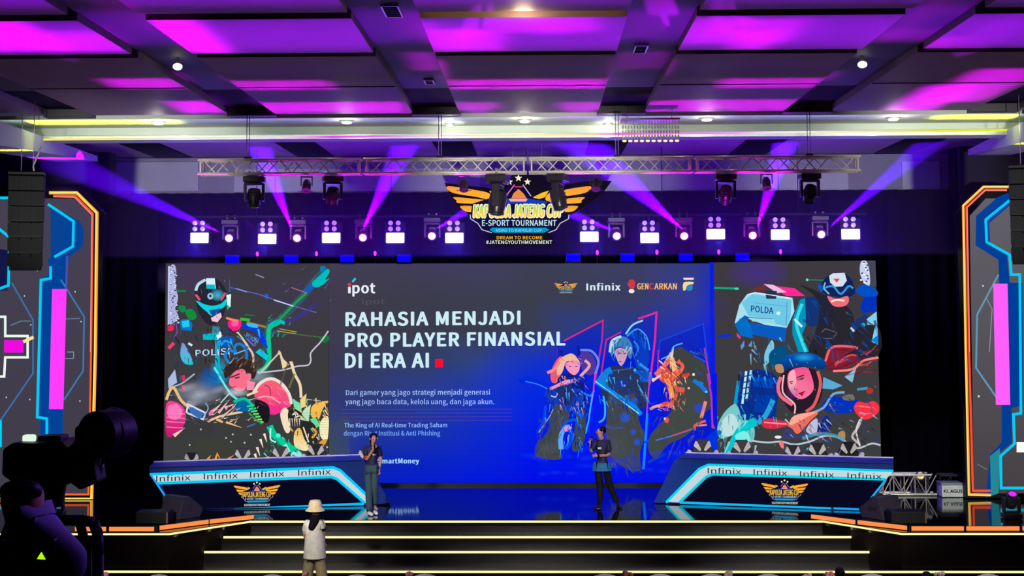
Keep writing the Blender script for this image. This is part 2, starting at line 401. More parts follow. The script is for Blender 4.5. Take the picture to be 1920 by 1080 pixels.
# sloping soffit edges at left and right: a cove ledge running in depth
for n, pts in enumerate((((-60, 262, 22.5), (183, 303, 29.5)), ((1990, 250, 22.5), (1815, 291, 29.5)))):
    a = atY(pts[0][0], pts[0][1], pts[0][2]); c = atY(pts[1][0], pts[1][1], pts[1][2])
    d = (c - a); s = -1 if n == 0 else 1; v = []
    for q in (a, c):
        w = .5 if q is a else .12
        v += [q, q + Vector((s * .9, 0, 0)), q + Vector((s * .9, 0, w)), q + Vector((0, 0, w))]
    struct(MB().add(v, [(0, 1, 2, 3), (4, 5, 6, 7), (0, 4, 7, 3), (1, 5, 6, 2), (0, 1, 5, 4), (3, 2, 6, 7)]).build('trim_%d' % (n + 8), m_beam))
# black drape behind the screen: pleated curtain
def curtain(name, x0, x1, y, z0, z1, m, amp=.05, per=.35, parent=None):
    n = int((x1 - x0) / .06); v = []; f = []
    for i in range(n + 1):
        x = x0 + (x1 - x0) * i / n; yy = y + amp * math.sin(x / per * 2 * PI) + amp * .4 * math.sin(x * 7.3)
        v += [(x, yy, z0), (x, yy, z1)]
    for i in range(n): f.append((2 * i, 2 * i + 2, 2 * i + 3, 2 * i + 1))
    b = MB(); b.add(v, f, 0, True)
    o = b.build(name, m, parent); s_ = o.modifiers.new('s', 'SOLIDIFY'); s_.thickness = .01; return o
m_drape = mat('black_drape', (8, 7, 16), .9, spec=0)
tag(curtain('stage_curtain', xl, xr, YB - .15, SZ + .01, zg - .01, m_drape), 'black pleated backdrop curtain behind the main screen', 'curtain')
p = atY(312, 600, 31.0).x - .02; q = atY(186, 600, 30.2).x
tag(curtain('stage_curtain', q, p, 30.35, SZ + .01, 7.3, m_drape, .03), 'black curtain wing between main screen and left neon panel', 'curtain')
p = atY(1652, 600, 31.0).x + .02; q = atY(1806, 600, 30.2).x
tag(curtain('stage_curtain', p, q, 30.35, SZ + .01, 7.3, m_drape, .03), 'black curtain wing between main screen and right neon panel', 'curtain')

# ceiling fittings
def downlight(px, py, z, lab, r=.09, e=8):
    p = atZ(px, py, z); t = thing('downlight', lab, 'ceiling light', p, 0, 'downlights in the pale bulkhead')
    MB().lathe([(r * 1.5, 0), (r * 1.5, -.03), (r * 1.1, -.04)], n=20).build('trim_ring', ALU, t)
    MB().lathe([(r, -.035), (r, -.05), (r * .6, -.06)], n=16).build('lamp_lens', glow('downlight_lamp', (255, 248, 225), e), t)
    return p
for i, (x, y) in enumerate(((297, 228), (650, 226), (843, 231), (984, 224), (1140, 231), (1325, 221), (1675, 220))):
    p = downlight(x, y, ZC - .05, ORD[i] + ' of the seven round white downlights along the bulkhead', .09 if y < 230 else .06)
    point(p + Vector((0, -.1, -.16)), (1, .93, .75), 7, .06)
for x, y, lab in ((333, 125, 'small white ceiling lamp in the left dark ceiling lane'), (1617, 121, 'small white ceiling lamp in the right dark ceiling lane')):
    p = atZ(x, y, ZC - .02); t = thing('ceiling_spotlight', lab, 'ceiling light', p)
    MB().cyl((0, 0, 0), (0, 0, .15), .03).build('stem', ALU, t); MB().ball((0, 0, 0), (.07, .07, .05)).build('lamp', LAMP, t)
for x, y, w_, h_, lab in ((735, 19, .2, .62, 'white framed ceiling air vent at the top of the picture'), (1201, 90, .17, .55, 'white framed ceiling air vent in the lane right of centre'), (805, 152, .14, .4, 'small ceiling air vent in the lane left of centre')):
    p = atZ(x, y, ZC + .1); t = thing('air_vent', lab, 'air vent', p)
    fr = MB()
    for s in (-1, 1): fr.box((s * w_ / 2, 0, -.01), (.02, h_, .03)); fr.box((0, s * h_ / 2, -.01), (w_, .02, .03))
    fr.build('frame', ALU, t); sl = MB()
    for k in range(6): sl.box((0, -h_ / 2 + h_ * (k + .5) / 6, 0), (w_, .03, .02))
    sl.build('louvre', DGREY, t); MB().box((0, 0, .02), (w_, h_, .02)).build('backing', BLK, t)
# warm cove lamp in the slot above the centre panel
zc_ = ZC + .05; MB_ = MB().box((cx, 16.32, zc_ + .05), (2.5, .04, .04))
tag(MB_.build('cove_lamp', glow('cove_tube', (255, 210, 110), 2)), 'warm tube lamp in the slot above the centre ceiling panel', 'ceiling light')
point((cx, 16.25, ZC - .08), (1, .75, .35), 12, .1)
# yellow washes on the bulkhead ends
for s, x in ((-1, -8.6), (1, 9.2)):
    area((x, 25.35, 7.6), (x, 25.351, 8.5), (1, .95, 0), 26, 3.6, .5, 40).rotation_euler = (PI, 0, 0)
# rectangular crystal chandelier in front of the beam
p = atY(1218, 246, 24.2); t = thing('crystal_chandelier', 'rectangular chandelier with rows of glass beads hung before the pale beam', 'chandelier', p)
m_cr = mat('glass_beads', (215, 215, 205), .15, .2, emit=.12); s_ = 107 / (F / 24.6)
MB().box((0, 0, .19), (s_, .5, .03)).build('top_plate', ALU, t)
for j in range(4):
    bm_ = MB()
    for i in range(20):
        for y in (-.22,): bm_.ball((-s_ / 2 + s_ * (i + .5) / 20, y, .13 - j * .085), (.018, .018, .034), 0, 6, 4)
    bm_.build('bead_row', m_cr, t)
bm_ = MB()
for i in range(10):
    for y in (-.22,): bm_.ball((-s_ / 2 + s_ * (i + .5) / 10, y, -.2), (.04, .03, .022), 0, 8, 5)
bm_.build('lit_fringe', glow('fringe_glow', (255, 235, 150), 1.2), t)
MB().cyl((-.4, 0, .2), (-.4, 0, ZC + .0 - p.z), .006).cyl((.4, 0, .2), (.4, 0, ZC - p.z), .006).build('hanging_wire', ALU, t)

# ------------------------------------------------------------------ stage
st = thing('stage', 'wide black gloss stage with lit steps and angled side wings', 'stage', (0, 0, 0))
fl, fr_ = atZ(470, 975, SZ), atZ(1540, 973, SZ); wl, wr = atZ(318, 998, SZ), atZ(1690, 998, SZ)
YW = (wl.y + wr.y) / 2
deck = [(-19.9, 32.55), (-19.9, YW), (wl.x, YW), (fl.x, fl.y), (fr_.x, fl.y), (wr.x, YW), (19.9, YW), (19.9, 32.55)]
m_deck = mat('gloss_black_deck', (9, 8, 9), .06, var=.3, scale=1.3, ior=2.3)
m_step = mat('gloss_black_step', (15, 10, 9), .25, var=.3, scale=1.5, spec=.25)
MB().slab([(x, y) for x, y in deck][::-1], SZ - .1, SZ).build('deck', m_deck, st)
b = MB().slab([(x, y + .02 if i not in (0, 7) else y) for i, (x, y) in enumerate(deck)][::-1], 0, SZ - .1)
b.build('fascia', m_step, st)
Y1, Y2, Y3 = atZ(980, 1005, .66).y, atZ(980, 1033, .44).y, atZ(980, 1065, .22).y
def wing_x(y, L):   # x of the diagonal wing edge at depth y
    a, c = (fl, wl) if L else (fr_, wr); t = (y - a.y) / (YW - a.y); return a.x + (c.x - a.x) * t
x3l, x3r = atZ(188, 1069, .22).x, 14
Y3 = min(Y3, YW - .12)
MB().box(((wing_x(Y1, 1) + wing_x(Y1, 0)) / 2, (Y1 + fl.y) / 2, .33), (wing_x(Y1, 0) - wing_x(Y1, 1) + .1, fl.y - Y1, .66)).build('step', m_step, st)
MB().box(((wing_x(Y2, 1) + wing_x(Y2, 0)) / 2, (Y2 + Y1) / 2, .22), (wing_x(Y2, 0) - wing_x(Y2, 1) + .1, Y1 - Y2, .44)).build('step', m_step, st)
MB().box(((x3l + x3r) / 2, (Y3 + Y2) / 2, .11), (x3r - x3l, Y2 - Y3, .22)).build('step', m_step, st)
def strip(x0, x1, y, z): MB().box(((x0 + x1) / 2, y - .016, z - .02), (x1 - x0, .026, .036)).build('light_strip', WARM, st)
strip(fl.x, fr_.x, fl.y, SZ - .012)
strip(wing_x(Y1, 1) + .02, wing_x(Y1, 0) - .02, Y1, .66); strip(wing_x(Y2, 1), wing_x(Y2, 0), Y2, .44)
strip(x3l, x3r, Y3, .22)
def strip2(a, c, z):
    d = (Vector((c[0], c[1], 0)) - Vector((a[0], a[1], 0))); MB().box(((a[0] + c[0]) / 2, (a[1] + c[1]) / 2 - .02, z - .03), (d.length, .02, .03), rot=(0, 0, math.atan2(d.y, d.x))).build('light_strip', WARM, st)
strip2((wl.x, YW), (fl.x, fl.y), SZ); strip2((fr_.x, fl.y), (wr.x, YW), SZ)
strip2((-13, YW), (wl.x, YW), SZ); strip2((wr.x, YW), (13, YW), SZ)
# orange LED bars standing on the wing edges
BARS = [((140, 992), (200, 992)), ((204, 992), (290, 992)), ((298, 990), (391, 978)), ((392, 978), (476, 969)),
        ((1521, 968), (1605, 979)), ((1608, 979), (1702, 990)), ((1708, 991), (1808, 991)), ((1811, 991), (1912, 991)), ((1916, 991), (2010, 991))]
for i, (a, c) in enumerate(BARS):
    A = atZ(a[0], a[1] + 5, SZ); B = atZ(c[0], c[1] + 5, SZ); d = B - A
    side = 'left' if i < 4 else 'right'; k = i if i < 4 else i - 4
    t = thing('led_bar', 'glowing orange light bar on the %s stage wing, %s there' % (side, ORD[k]), 'light bar', (A + B) / 2, rot_of(d), 'orange LED bars on the stage edge')
    MB().box((0, .02, .045), (d.length, .05, .09)).build('housing', BLK, t); MB().box((0, -.012, .05), (d.length - .02, .015, .075)).build('tube', ORG, t)
# ------------------------------------------------------------------ winged tournament emblem (own coordinates 0..1767 x 0..1080)
def emblem(A, big=True):
    OR, OR2 = (255, 150, 60), (255, 190, 40)
    for flip in (0, 1):
        fx = (lambda x: x) if not flip else (lambda x: 1700 - x)
        W_ = [[(195, 340), (430, 372), (575, 405), (600, 470), (470, 440), (240, 400)], [(255, 440), (480, 460), (610, 475), (560, 498), (300, 495), (275, 470)],
              [(312, 522), (425, 525), (425, 575), (360, 572), (325, 550)]]
        for w in W_:
            A.blob([(fx(x), y) for x, y in w], OR, 1, OR2)
        A.poly([(fx(x), y) for x, y in [(575, 380), (640, 400), (720, 440), (700, 470), (610, 440)]], OR2)
    A.poly([(610, 440), (800, 320), (890, 320), (960, 440), (1130, 480), (1300, 600), (1300, 640), (1190, 680), (1120, 760), (1000, 780), (700, 780), (580, 760), (480, 700), (400, 640), (420, 500)], (14, 10, 60))
    A.line([(400, 600), (405, 640), (470, 680), (510, 740), (600, 768)], 8, (200, 200, 230)); A.line([(1310, 600), (1305, 640), (1230, 680), (1190, 740), (1120, 768)], 8, (200, 200, 230))
    A.line([(730, 430), (810, 325)], 9, (230, 120, 200)); A.line([(960, 430), (885, 325)], 9, (190, 190, 220)); A.line([(810, 345), (885, 345)], 8, (230, 60, 60))
    A.poly([(700, 470), (845, 440), (1110, 480), (1110, 500), (600, 500)], (20, 60, 190))
    for x, y, r in ((762, 300, 34), (845, 265, 36), (928, 300, 34)):
        A.poly([(x + (r if k % 2 == 0 else r * .42) * math.sin(k * PI / 5), y - (r if k % 2 == 0 else r * .42) * math.cos(k * PI / 5)) for k in range(10)], (250, 240, 200))
    A.poly([(780, 450), (800, 405), (845, 365), (890, 405), (920, 450)], (240, 140, 60)); A.poly([(755, 455), (930, 455), (915, 480), (770, 480)], (250, 170, 150))
    a, b_, c = (430, 520), (1265, 515), (430, 640)
    if big:
        A.text('KAPOLDA JATENG CUP', (440, 512), (1260, 508), (432, 628), (255, 245, 225), .02, 9)
        A.text('KAPOLDA JATENG CUP', (440, 512), (1260, 508), (432, 628), (160, 225, 70), .035, 0, col2=(255, 215, 60))
        A.text('E-SPORT TOURNAMENT', (510, 650), (1195, 650), (510, 705), (200, 235, 245), .02)
        A.poly([(600, 722), (1100, 722), (1130, 740), (1080, 768), (620, 768), (580, 740)], (0, 150, 200))
        A.text('ROAD TO KAPOLRI CUP', (640, 732), (1060, 732), (640, 760), (120, 225, 240), .01)
        A.text('DREAM TO BECOME', (645, 798), (1065, 798), (645, 828), (255, 190, 60), .02)
        A.text('#JATENGYOUTHMOVEMENT', (548, 838), (1155, 838), (548, 872), (225, 240, 235), .02)
    else:
        A.text('KAPOLDA JATENG CUP', (430, 500), (1265, 500), (430, 640), (245, 195, 70), .02)
        A.text('E-SPORT TOURNAMENT', (510, 655), (1195, 655), (510, 710), (190, 225, 240), .01)
        A.poly([(560, 728), (1150, 728), (1090, 775), (610, 775)], (30, 150, 210))
        A.text('#JATENGYOUTHMOVEMENT', (480, 810), (1230, 810), (480, 870), (215, 215, 205), .02)

# ------------------------------------------------------------------ main LED screen
c0 = atY(312, 912, YS); SW = atY(1652, 908, YS).x - c0.x; zt_ = atY(980, 495, YS).z
scr = thing('led_screen', 'huge LED video wall behind the two presenters on stage', 'screen', (c0.x, YS, 0))
MB().box((SW / 2, .13, (zt_ + SZ + .03) / 2), (SW, .24, zt_ - SZ - .03)).build('cabinet', BLK, scr)
MB().box((SW / 2, .1, SZ + .03), (SW - .1, .3, .06)).build('base_rail', BLK, scr)
A = Art((c0.x, YS, 0)); A.T()
zb_ = SZ + .05
# slide background
xs_ = [617, 700, 800, 900, 1000, 1100, 1200, 1300, 1345]; ys_ = [494, 560, 620, 680, 740, 800, 860, 909]
tb = [[(66, 62, 84), (66, 62, 84), (66, 60, 92), (66, 62, 96), (62, 62, 84), (62, 64, 92), (62, 62, 100), (50, 60, 130), (40, 50, 170)],
      [(66, 60, 76), (62, 60, 74), (60, 60, 76), (60, 62, 78), (60, 62, 76), (58, 62, 84), (56, 60, 100), (50, 60, 150), (20, 40, 200)],
      [(64, 60, 78), (60, 60, 74), (58, 60, 74), (58, 60, 76), (56, 62, 84), (40, 60, 140), (36, 54, 150), (30, 50, 190), (10, 30, 220)],
      [(58, 58, 84), (52, 60, 92), (50, 62, 100), (46, 68, 130), (24, 56, 180), (10, 40, 210), (14, 30, 205), (20, 30, 200), (10, 24, 225)],
      [(52, 58, 110), (48, 60, 118), (40, 62, 150), (26, 56, 180), (8, 44, 215), (6, 36, 225), (10, 30, 210), (16, 26, 205), (10, 20, 225)],
      [(54, 66, 110), (34, 56, 140), (26, 52, 165), (14, 44, 200), (4, 30, 230), (4, 28, 232), (8, 26, 220), (10, 24, 215), (6, 20, 225)],
      [(58, 74, 80), (14, 40, 170), (10, 38, 190), (8, 34, 210), (0, 20, 235), (0, 20, 235), (4, 24, 225), (6, 20, 225), (4, 16, 230)],
      [(30, 50, 100), (4, 30, 200), (4, 26, 210), (2, 22, 225), (0, 12, 235), (0, 12, 235), (0, 14, 230), (2, 14, 230), (2, 10, 230)]]
A.grid(xs_, ys_, tb)
for y in (768, 775, 782, 789): A.line([(640, y), (960, y - 1)], 1.2, (120, 70, 130), .45)
for y in range(500, 905, 9): A.line([(618, y), (1340, y - 2)], .8, (40, 50, 120), .16)
A.halo(980, 720, 110, 90, (0, 40, 230), .5); A.halo(1140, 760, 190, 150, (0, 20, 255), .5)
A.poly([(640, 784), (655, 784), (655, 909), (617, 909), (617, 800)], (70, 80, 66), .3)
A.flush('slide_background', scr)
# left picture: armoured officer above a young fighter
A.poly([(311, 494), (617, 494), (616, 909), (306, 909)], (62, 58, 66), 1, (58, 60, 58))
A.halo(360, 520, 90, 40, (70, 50, 100), .6); A.halo(560, 560, 90, 60, (62, 56, 90), .5)
A.T(300, 480, .2037)
A.poly([(75, 92), (92, 90), (90, 620), (72, 640)], (200, 205, 240)); A.blob([(100, 95), (140, 90), (150, 160), (145, 260), (165, 400), (140, 480), (170, 560), (120, 620), (82, 600), (85, 300)], (175, 180, 225))
for i in range(60): A.ell(random.uniform(90, 170), 100 + i * 9, random.uniform(4, 12), random.uniform(3, 9), (225, 228, 250) if i % 2 else (60, 60, 90), 1, 7)
GR, TE, CY, BL = (10, 140, 70), (0, 200, 200), (0, 220, 240), (10, 60, 210)
A.line([(1540, 110), (1400, 260), (1300, 390), (1100, 590), (1000, 660), (980, 900), (990, 1000)], 70, (20, 120, 130), .35, smooth=True)
A.line([(1540, 130), (1430, 250), (1340, 330)], 46, (20, 90, 200), .9, smooth=True); A.line([(1350, 340), (1240, 440), (1090, 600)], 22, (30, 160, 70), 1, smooth=True)
A.blob([(1400, 250), (1460, 190), (1540, 120), (1560, 150), (1520, 220), (1560, 205), (1500, 265), (1430, 290)], (0, 190, 190)); A.blob([(1480, 95), (1520, 100), (1510, 150), (1480, 140)], (0, 130, 190))
A.line([(1100, 610), (1010, 660), (1000, 760), (1000, 980), (900, 1080)], 40, (0, 210, 150), .9, smooth=True)
A.line([(1000, 650), (1080, 600), (1150, 620)], 30, (0, 200, 190), 1, smooth=True)
A.line([(650, 290), (900, 350), (1230, 460), (1440, 520)], 8, (110, 110, 210), .8); A.line([(700, 300), (800, 330)], 12, (130, 140, 230)); A.line([(1050, 405), (1230, 462)], 10, (210, 215, 250)); A.line([(880, 170), (960, 200)], 8, (170, 170, 230), .8)
A.line([(1210, 290), (1350, 340)], 7, (200, 130, 130), .8); A.halo(980, 370, 24, 30, (0, 110, 255), 1)
A.line([(1150, 620), (1330, 530), (1440, 440)], 40, (60, 50, 150), .5); A.line([(1080, 690), (1250, 715)], 9, (170, 160, 70)); A.line([(1100, 670), (1260, 700)], 6, (200, 180, 60)); A.line([(1250, 720), (1500, 750)], 8, (60, 120, 70))
A.blob([(1470, 760), (1530, 730), (1560, 760), (1520, 800)], (20, 120, 60))
# officer: helmet with visor (plain generic armour)
A.blob([(325, 360), (320, 300), (370, 225), (430, 200), (500, 205), (560, 240), (610, 320), (620, 420), (600, 500), (560, 590), (470, 640), (400, 590), (350, 500)], (40, 38, 52))
A.line([(330, 320), (355, 260), (420, 218)], 26, (180, 220, 245), smooth=True); A.poly([(425, 205), (505, 205), (515, 300), (430, 300)], (215, 240, 250)); A.poly([(425, 262), (505, 262), (510, 305), (432, 300)], (0, 190, 210))
A.halo(530, 360, 70, 60, (60, 200, 235), .8); A.ell(465, 370, 28, 30, (150, 200, 220)); A.ell(465, 368, 12, 14, (50, 60, 80))
A.line([(330, 355), (368, 405)], 22, (235, 80, 120)); A.line([(605, 340), (565, 398)], 22, (235, 80, 120))
A.blob([(335, 410), (400, 440), (480, 458), (560, 440), (612, 395), (600, 460), (540, 500), (480, 552), (440, 520), (370, 460)], (0, 215, 225)); A.poly([(450, 500), (560, 480), (530, 545), (480, 550)], (10, 80, 160))
A.poly([(470, 570), (560, 520), (570, 560), (530, 610), (480, 600)], (240, 200, 220)); A.poly([(640, 200), (650, 330), (636, 330)], (0, 110, 190)); A.poly([(612, 360), (655, 350), (650, 470), (620, 470)], (220, 250, 250)); A.poly([(612, 440), (645, 470), (620, 500)], (0, 190, 170))
A.blob([(170, 470), (220, 455), (240, 500), (200, 520)], GR); A.blob([(240, 500), (300, 490), (340, 560), (290, 590), (245, 550)], (20, 140, 60)); A.line([(160, 322), (240, 322)], 16, (10, 140, 60))
A.poly([(180, 610), (200, 585), (270, 580), (300, 630), (290, 690), (200, 680)], (0, 120, 200)); A.poly([(200, 600), (265, 590), (275, 650), (210, 660)], (40, 200, 245))
A.blob([(630, 600), (700, 580), (748, 600), (740, 660), (690, 690), (640, 670)], (255, 30, 130)); A.blob([(660, 605), (720, 600), (715, 640), (665, 645)], (255, 90, 170)); A.line([(610, 570), (720, 600)], 20, (250, 140, 100))
A.line([(740, 580), (830, 590)], 26, (40, 190, 60)); A.line([(800, 610), (980, 655)], 20, (150, 130, 60)); A.line([(780, 540), (870, 548)], 14, (30, 110, 60))
A.blob([(755, 640), (800, 620), (890, 640), (940, 700), (980, 800), (990, 850), (920, 780), (880, 700), (780, 670)], (0, 60, 230)); A.blob([(800, 620), (890, 630), (900, 660), (820, 650)], (60, 190, 245))
A.text('POLISI', (800, 705), (910, 760), (790, 750), (120, 170, 240)); A.line([(800, 760), (870, 830)], 16, (130, 90, 190))
A.poly([(395, 722), (560, 700), (575, 735), (535, 775), (400, 770)], (0, 190, 200)); A.poly([(520, 735), (555, 690), (575, 735), (535, 775)], (235, 250, 255))
A.blob([(540, 760), (640, 740), (690, 770), (640, 830), (560, 830)], (0, 90, 190)); A.line([(560, 820), (600, 780), (660, 800)], 20, (40, 160, 230), .9)
A.line([(530, 780), (530, 1000), (560, 1080)], 44, (0, 190, 220), .8); A.line([(520, 650), (510, 720)], 70, (60, 150, 170), .7)
A.blob([(205, 800), (250, 850), (300, 960), (300, 1000), (230, 990), (190, 920)], (130, 150, 220), 1, (0, 200, 220)); A.line([(262, 802), (298, 825)], 20, (190, 240, 250))
A.text('POLISI', (328, 865), (640, 845), (328, 925), (200, 225, 255), .02)
A.line([(80, 850), (130, 800)], 30, (240, 60, 110)); A.blob([(75, 650), (120, 640), (125, 680), (80, 690)], (255, 30, 80)); A.line([(150, 620), (160, 700), (130, 760)], 12, (120, 70, 180))
A.T(300, 480, .2037)
for pts in ([(640, 990), (600, 920), (640, 870), (700, 890)], [(700, 900), (690, 830), (740, 810), (790, 860), (795, 950), (740, 975), (700, 940)]): A.line(pts, 24, (20, 130, 220), smooth=True)
A.line([(680, 905), (830, 850)], 10, (120, 190, 240)); A.line([(710, 700), (760, 760), (830, 860), (860, 920), (855, 990)], 20, (220, 200, 185), smooth=True)
A.poly([(880, 885), (925, 850), (1000, 920), (980, 960)], (0, 205, 230))
A.line([(920, 1080), (1090, 900), (1100, 870)], 14, (215, 200, 180)); A.poly([(1095, 870), (1140, 950), (1190, 1000), (1130, 1040)], (240, 215, 165)); A.line([(1200, 970), (1240, 1080)], 20, (225, 200, 170))
A.line([(900, 1075), (1130, 1050), (1260, 1015), (1360, 1005), (1390, 960), (1390, 890), (1480, 790), (1550, 690)], 13, (200, 200, 210), smooth=True)
A.T(300, 660, .2037)
# smoke, fighter and horned mask
A.halo(360, 380, 240, 130, (150, 160, 180), .75); A.halo(480, 260, 160, 110, (0, 110, 190), .8); A.halo(560, 180, 110, 140, (0, 170, 210), .8); A.halo(900, 230, 170, 90, (170, 190, 210), .5)
A.line([(500, 140), (640, 370), (720, 440)], 18, (100, 240, 250), 1, smooth=True); A.line([(400, 170), (540, 240)], 70, (0, 70, 170), .5)
A.poly([(75, 250), (140, 160), (160, 280), (80, 330)], (170, 190, 225)); A.line([(80, 330), (200, 290), (320, 200)], 14, (160, 180, 200), smooth=True)
A.line([(215, 215), (225, 270)], 28, (240, 40, 90)); A.line([(215, 305), (225, 360)], 28, (235, 40, 90)); A.line([(190, 215), (190, 270)], 14, (30, 100, 130))
A.blob([(60, 480), (150, 460), (220, 520), (240, 620), (190, 720), (130, 770), (60, 760)], (255, 60, 150), 1, (200, 20, 110)); A.blob([(80, 500), (160, 480), (210, 560), (160, 620), (80, 600)], (255, 120, 190))
for y in (560, 600, 640, 690): A.line([(65, y), (230, y + 10)], 7, (250, 170, 210), .8, smooth=True)
A.line([(60, 440), (90, 360), (130, 330), (200, 450), (300, 530), (360, 600)], 26, (235, 190, 130), smooth=True); A.line([(130, 770), (215, 710)], 34, (250, 220, 190), taper=True)
A.line([(245, 560), (260, 480), (420, 560), (400, 620), (250, 560)], 16, (210, 225, 245)); A.poly([(270, 500), (405, 560), (370, 620), (280, 560)], (60, 110, 190)); A.line([(420, 470), (445, 520), (400, 600)], 10, (150, 170, 220), smooth=True)
# head
A.blob([(600, 240), (590, 160), (650, 90), (740, 60), (850, 90), (890, 170), (860, 250), (800, 200), (700, 170), (640, 220)], (52, 38, 36))
for a, b_ in (((620, 130), (590, 60)), ((700, 100), (750, 50)), ((780, 110), (820, 60)), ((840, 140), (900, 60)), ((860, 180), (930, 110)), ((600, 180), (560, 150))): A.line([a, b_], 26, (90, 62, 50), taper=True)
A.blob([(650, 230), (690, 180), (750, 155), (790, 180), (800, 270), (790, 340), (720, 360), (660, 320), (635, 290)], (250, 110, 140)); A.blob([(800, 200), (840, 205), (830, 260), (800, 270)], (240, 120, 150))
A.line([(650, 235), (700, 215), (735, 200)], 12, (80, 30, 40)); A.line([(690, 240), (735, 232)], 14, (70, 50, 60)); A.line([(660, 325), (700, 320)], 8, (140, 40, 60)); A.poly([(800, 260), (880, 280), (860, 350), (800, 350)], (255, 140, 170))
A.halo(700, 370, 130, 50, (200, 215, 225), .8)
# shoulder and body
A.blob([(870, 400), (900, 300), (980, 250), (1080, 260), (1160, 340), (1210, 440), (1200, 500), (1100, 530), (1000, 500), (900, 440)], (250, 100, 120), 1, (240, 60, 130))
A.line([(860, 380), (920, 290), (1020, 245), (1120, 290), (1190, 390), (1210, 480)], 28, (240, 225, 215), smooth=True); A.line([(900, 420), (1000, 410), (1110, 470)], 14, (255, 160, 180), smooth=True); A.line([(960, 300), (1010, 330), (1020, 400)], 10, (190, 50, 80), smooth=True)
A.blob([(980, 520), (1040, 490), (1140, 520), (1080, 570), (1010, 570)], (240, 50, 140)); A.blob([(880, 440), (1000, 490), (1000, 640), (920, 640), (890, 560)], (26, 24, 30))
A.line([(440, 640), (560, 590), (760, 550)], 20, (240, 205, 160), smooth=True); A.line([(800, 400), (900, 360)], 20, (245, 215, 170)); A.line([(520, 620), (580, 645)], 20, (240, 180, 120)); A.line([(610, 645), (750, 695)], 22, (240, 190, 120), taper=True); A.line([(880, 660), (800, 690)], 14, (60, 110, 160))
A.blob([(700, 470), (780, 420), (850, 470), (880, 540), (800, 550), (700, 540)], (0, 100, 160)); A.line([(680, 460), (780, 430), (860, 500)], 26, (0, 200, 160), smooth=True)
for i in range(7): A.line([(800 + i * 20, 500 + i * 24), (870 + i * 14, 490 + i * 26)], 16, (40 + 20 * i, 215, 110))
A.line([(820, 560), (880, 620), (940, 660)], 14, (30, 170, 80), smooth=True)
for a, b_, w in (((470, 570), (560, 480), 40), ((540, 560), (640, 440), 26), ((600, 520), (680, 480), 40), ((570, 600), (690, 500), 22)): A.line([a, b_], w, (225, 190, 190), taper=True); A.line([(a[0] + 20, a[1]), (b_[0] + 10, b_[1] + 10)], w * .3, (70, 30, 50))
A.line([(560, 470), (640, 380)], 10, (200, 230, 230)); A.blob([(450, 560), (480, 530), (490, 560), (460, 590)], (235, 120, 170))
A.blob([(1110, 560), (1150, 510), (1190, 560), (1200, 720), (1160, 740), (1120, 640)], (245, 225, 195)); A.blob([(1180, 560), (1240, 520), (1300, 560), (1290, 640), (1200, 660)], (40, 34, 36)); A.line([(1220, 580), (1250, 555), (1275, 590), (1240, 600)], 12, (235, 225, 205), smooth=True)
for i in range(5): A.line([(1195 + i * 22, 610), (1200 + i * 22, 680)], 10, (240, 225, 200), taper=True)
A.line([(1210, 90), (1240, 200), (1290, 300), (1300, 420)], 26, (240, 215, 175), smooth=True); A.line([(1190, 330), (1240, 200)], 20, (120, 110, 60), .8); A.line([(1100, 0), (1150, 110)], 24, (235, 205, 150), taper=True); A.line([(1180, 100), (1110, 300)], 14, (90, 90, 60), .8)
A.poly([(1290, 440), (1350, 380), (1340, 500), (1300, 520)], (240, 210, 130)); A.poly([(1220, 430), (1290, 470), (1310, 560), (1240, 520)], (120, 225, 180)); A.poly([(1390, 480), (1320, 540), (1290, 620), (1370, 640)], (190, 230, 190))
A.blob([(1550, 450), (1420, 480), (1390, 540), (1400, 600), (1460, 620), (1500, 520)], (245, 190, 80)); A.poly([(1380, 620), (1430, 600), (1500, 660), (1440, 700)], (110, 225, 150)); A.line([(1355, 435), (1480, 450)], 8, (180, 180, 180))
A.blob([(1500, 610), (1552, 600), (1550, 760), (1530, 820), (1480, 780), (1470, 680)], (250, 240, 190)); A.blob([(1290, 660), (1380, 640), (1440, 700), (1440, 850), (1330, 860)], (44, 40, 40)); A.line([(1320, 690), (1370, 830)], 12, (250, 235, 200)); A.line([(1400, 700), (1440, 740), (1400, 790)], 18, (245, 175, 70), smooth=True)
A.blob([(1240, 740), (1290, 700), (1330, 800), (1370, 880), (1330, 910), (1240, 860)], (240, 190, 70), 1, (255, 230, 190)); A.blob([(1480, 820), (1540, 800), (1500, 880), (1460, 860)], (235, 160, 50))
A.line([(1010, 680), (1050, 760), (1130, 830), (1200, 880), (1290, 950)], 60, (0, 205, 150), smooth=True); A.line([(1020, 700), (1020, 800), (1070, 830)], 14, (190, 245, 235), smooth=True); A.ell(1090, 770, 22, 22, (90, 240, 220)); A.line([(1150, 850), (1190, 920)], 30, (160, 245, 235)); A.blob([(1220, 920), (1300, 930), (1290, 980), (1210, 980)], (150, 235, 235))
for i, (x, y) in enumerate(((970, 790), (935, 840), (905, 915), (885, 975))): A.line([(x - 10, y - 40), (x + 16, y + 40)], 24, (245, 230, 200), taper=True)
for x, y in ((378, 712), (655, 825), (838, 760), (610, 790), (780, 835), (275, 855), (672, 757), (1540, 875)): A.ell(x, y, 9, 9, (200, 200, 205), .9, 8)
A.halo(500, 870, 300, 120, (62, 66, 44), .5)
for pts in ([(440, 990), (470, 950)], [(510, 995), (530, 935), (560, 990)], [(600, 1000), (680, 950)]): A.line(pts, 24, (245, 150, 40), taper=True)
for i in range(10):
    y = 560 + i * 22; A.line([(60, y), (500, y + 4)], 3, (30, 30, 60), .4); A.line([(1200, y), (1555, y)], 3, (20, 30, 60), .5)
A.T(300, 480, .2037)
A.shards(130, 640, 520, 1000, 40, [(40, 50, 90), (20, 80, 140), (70, 70, 96), (30, 30, 44)], 70, 16, 1.3, .8)
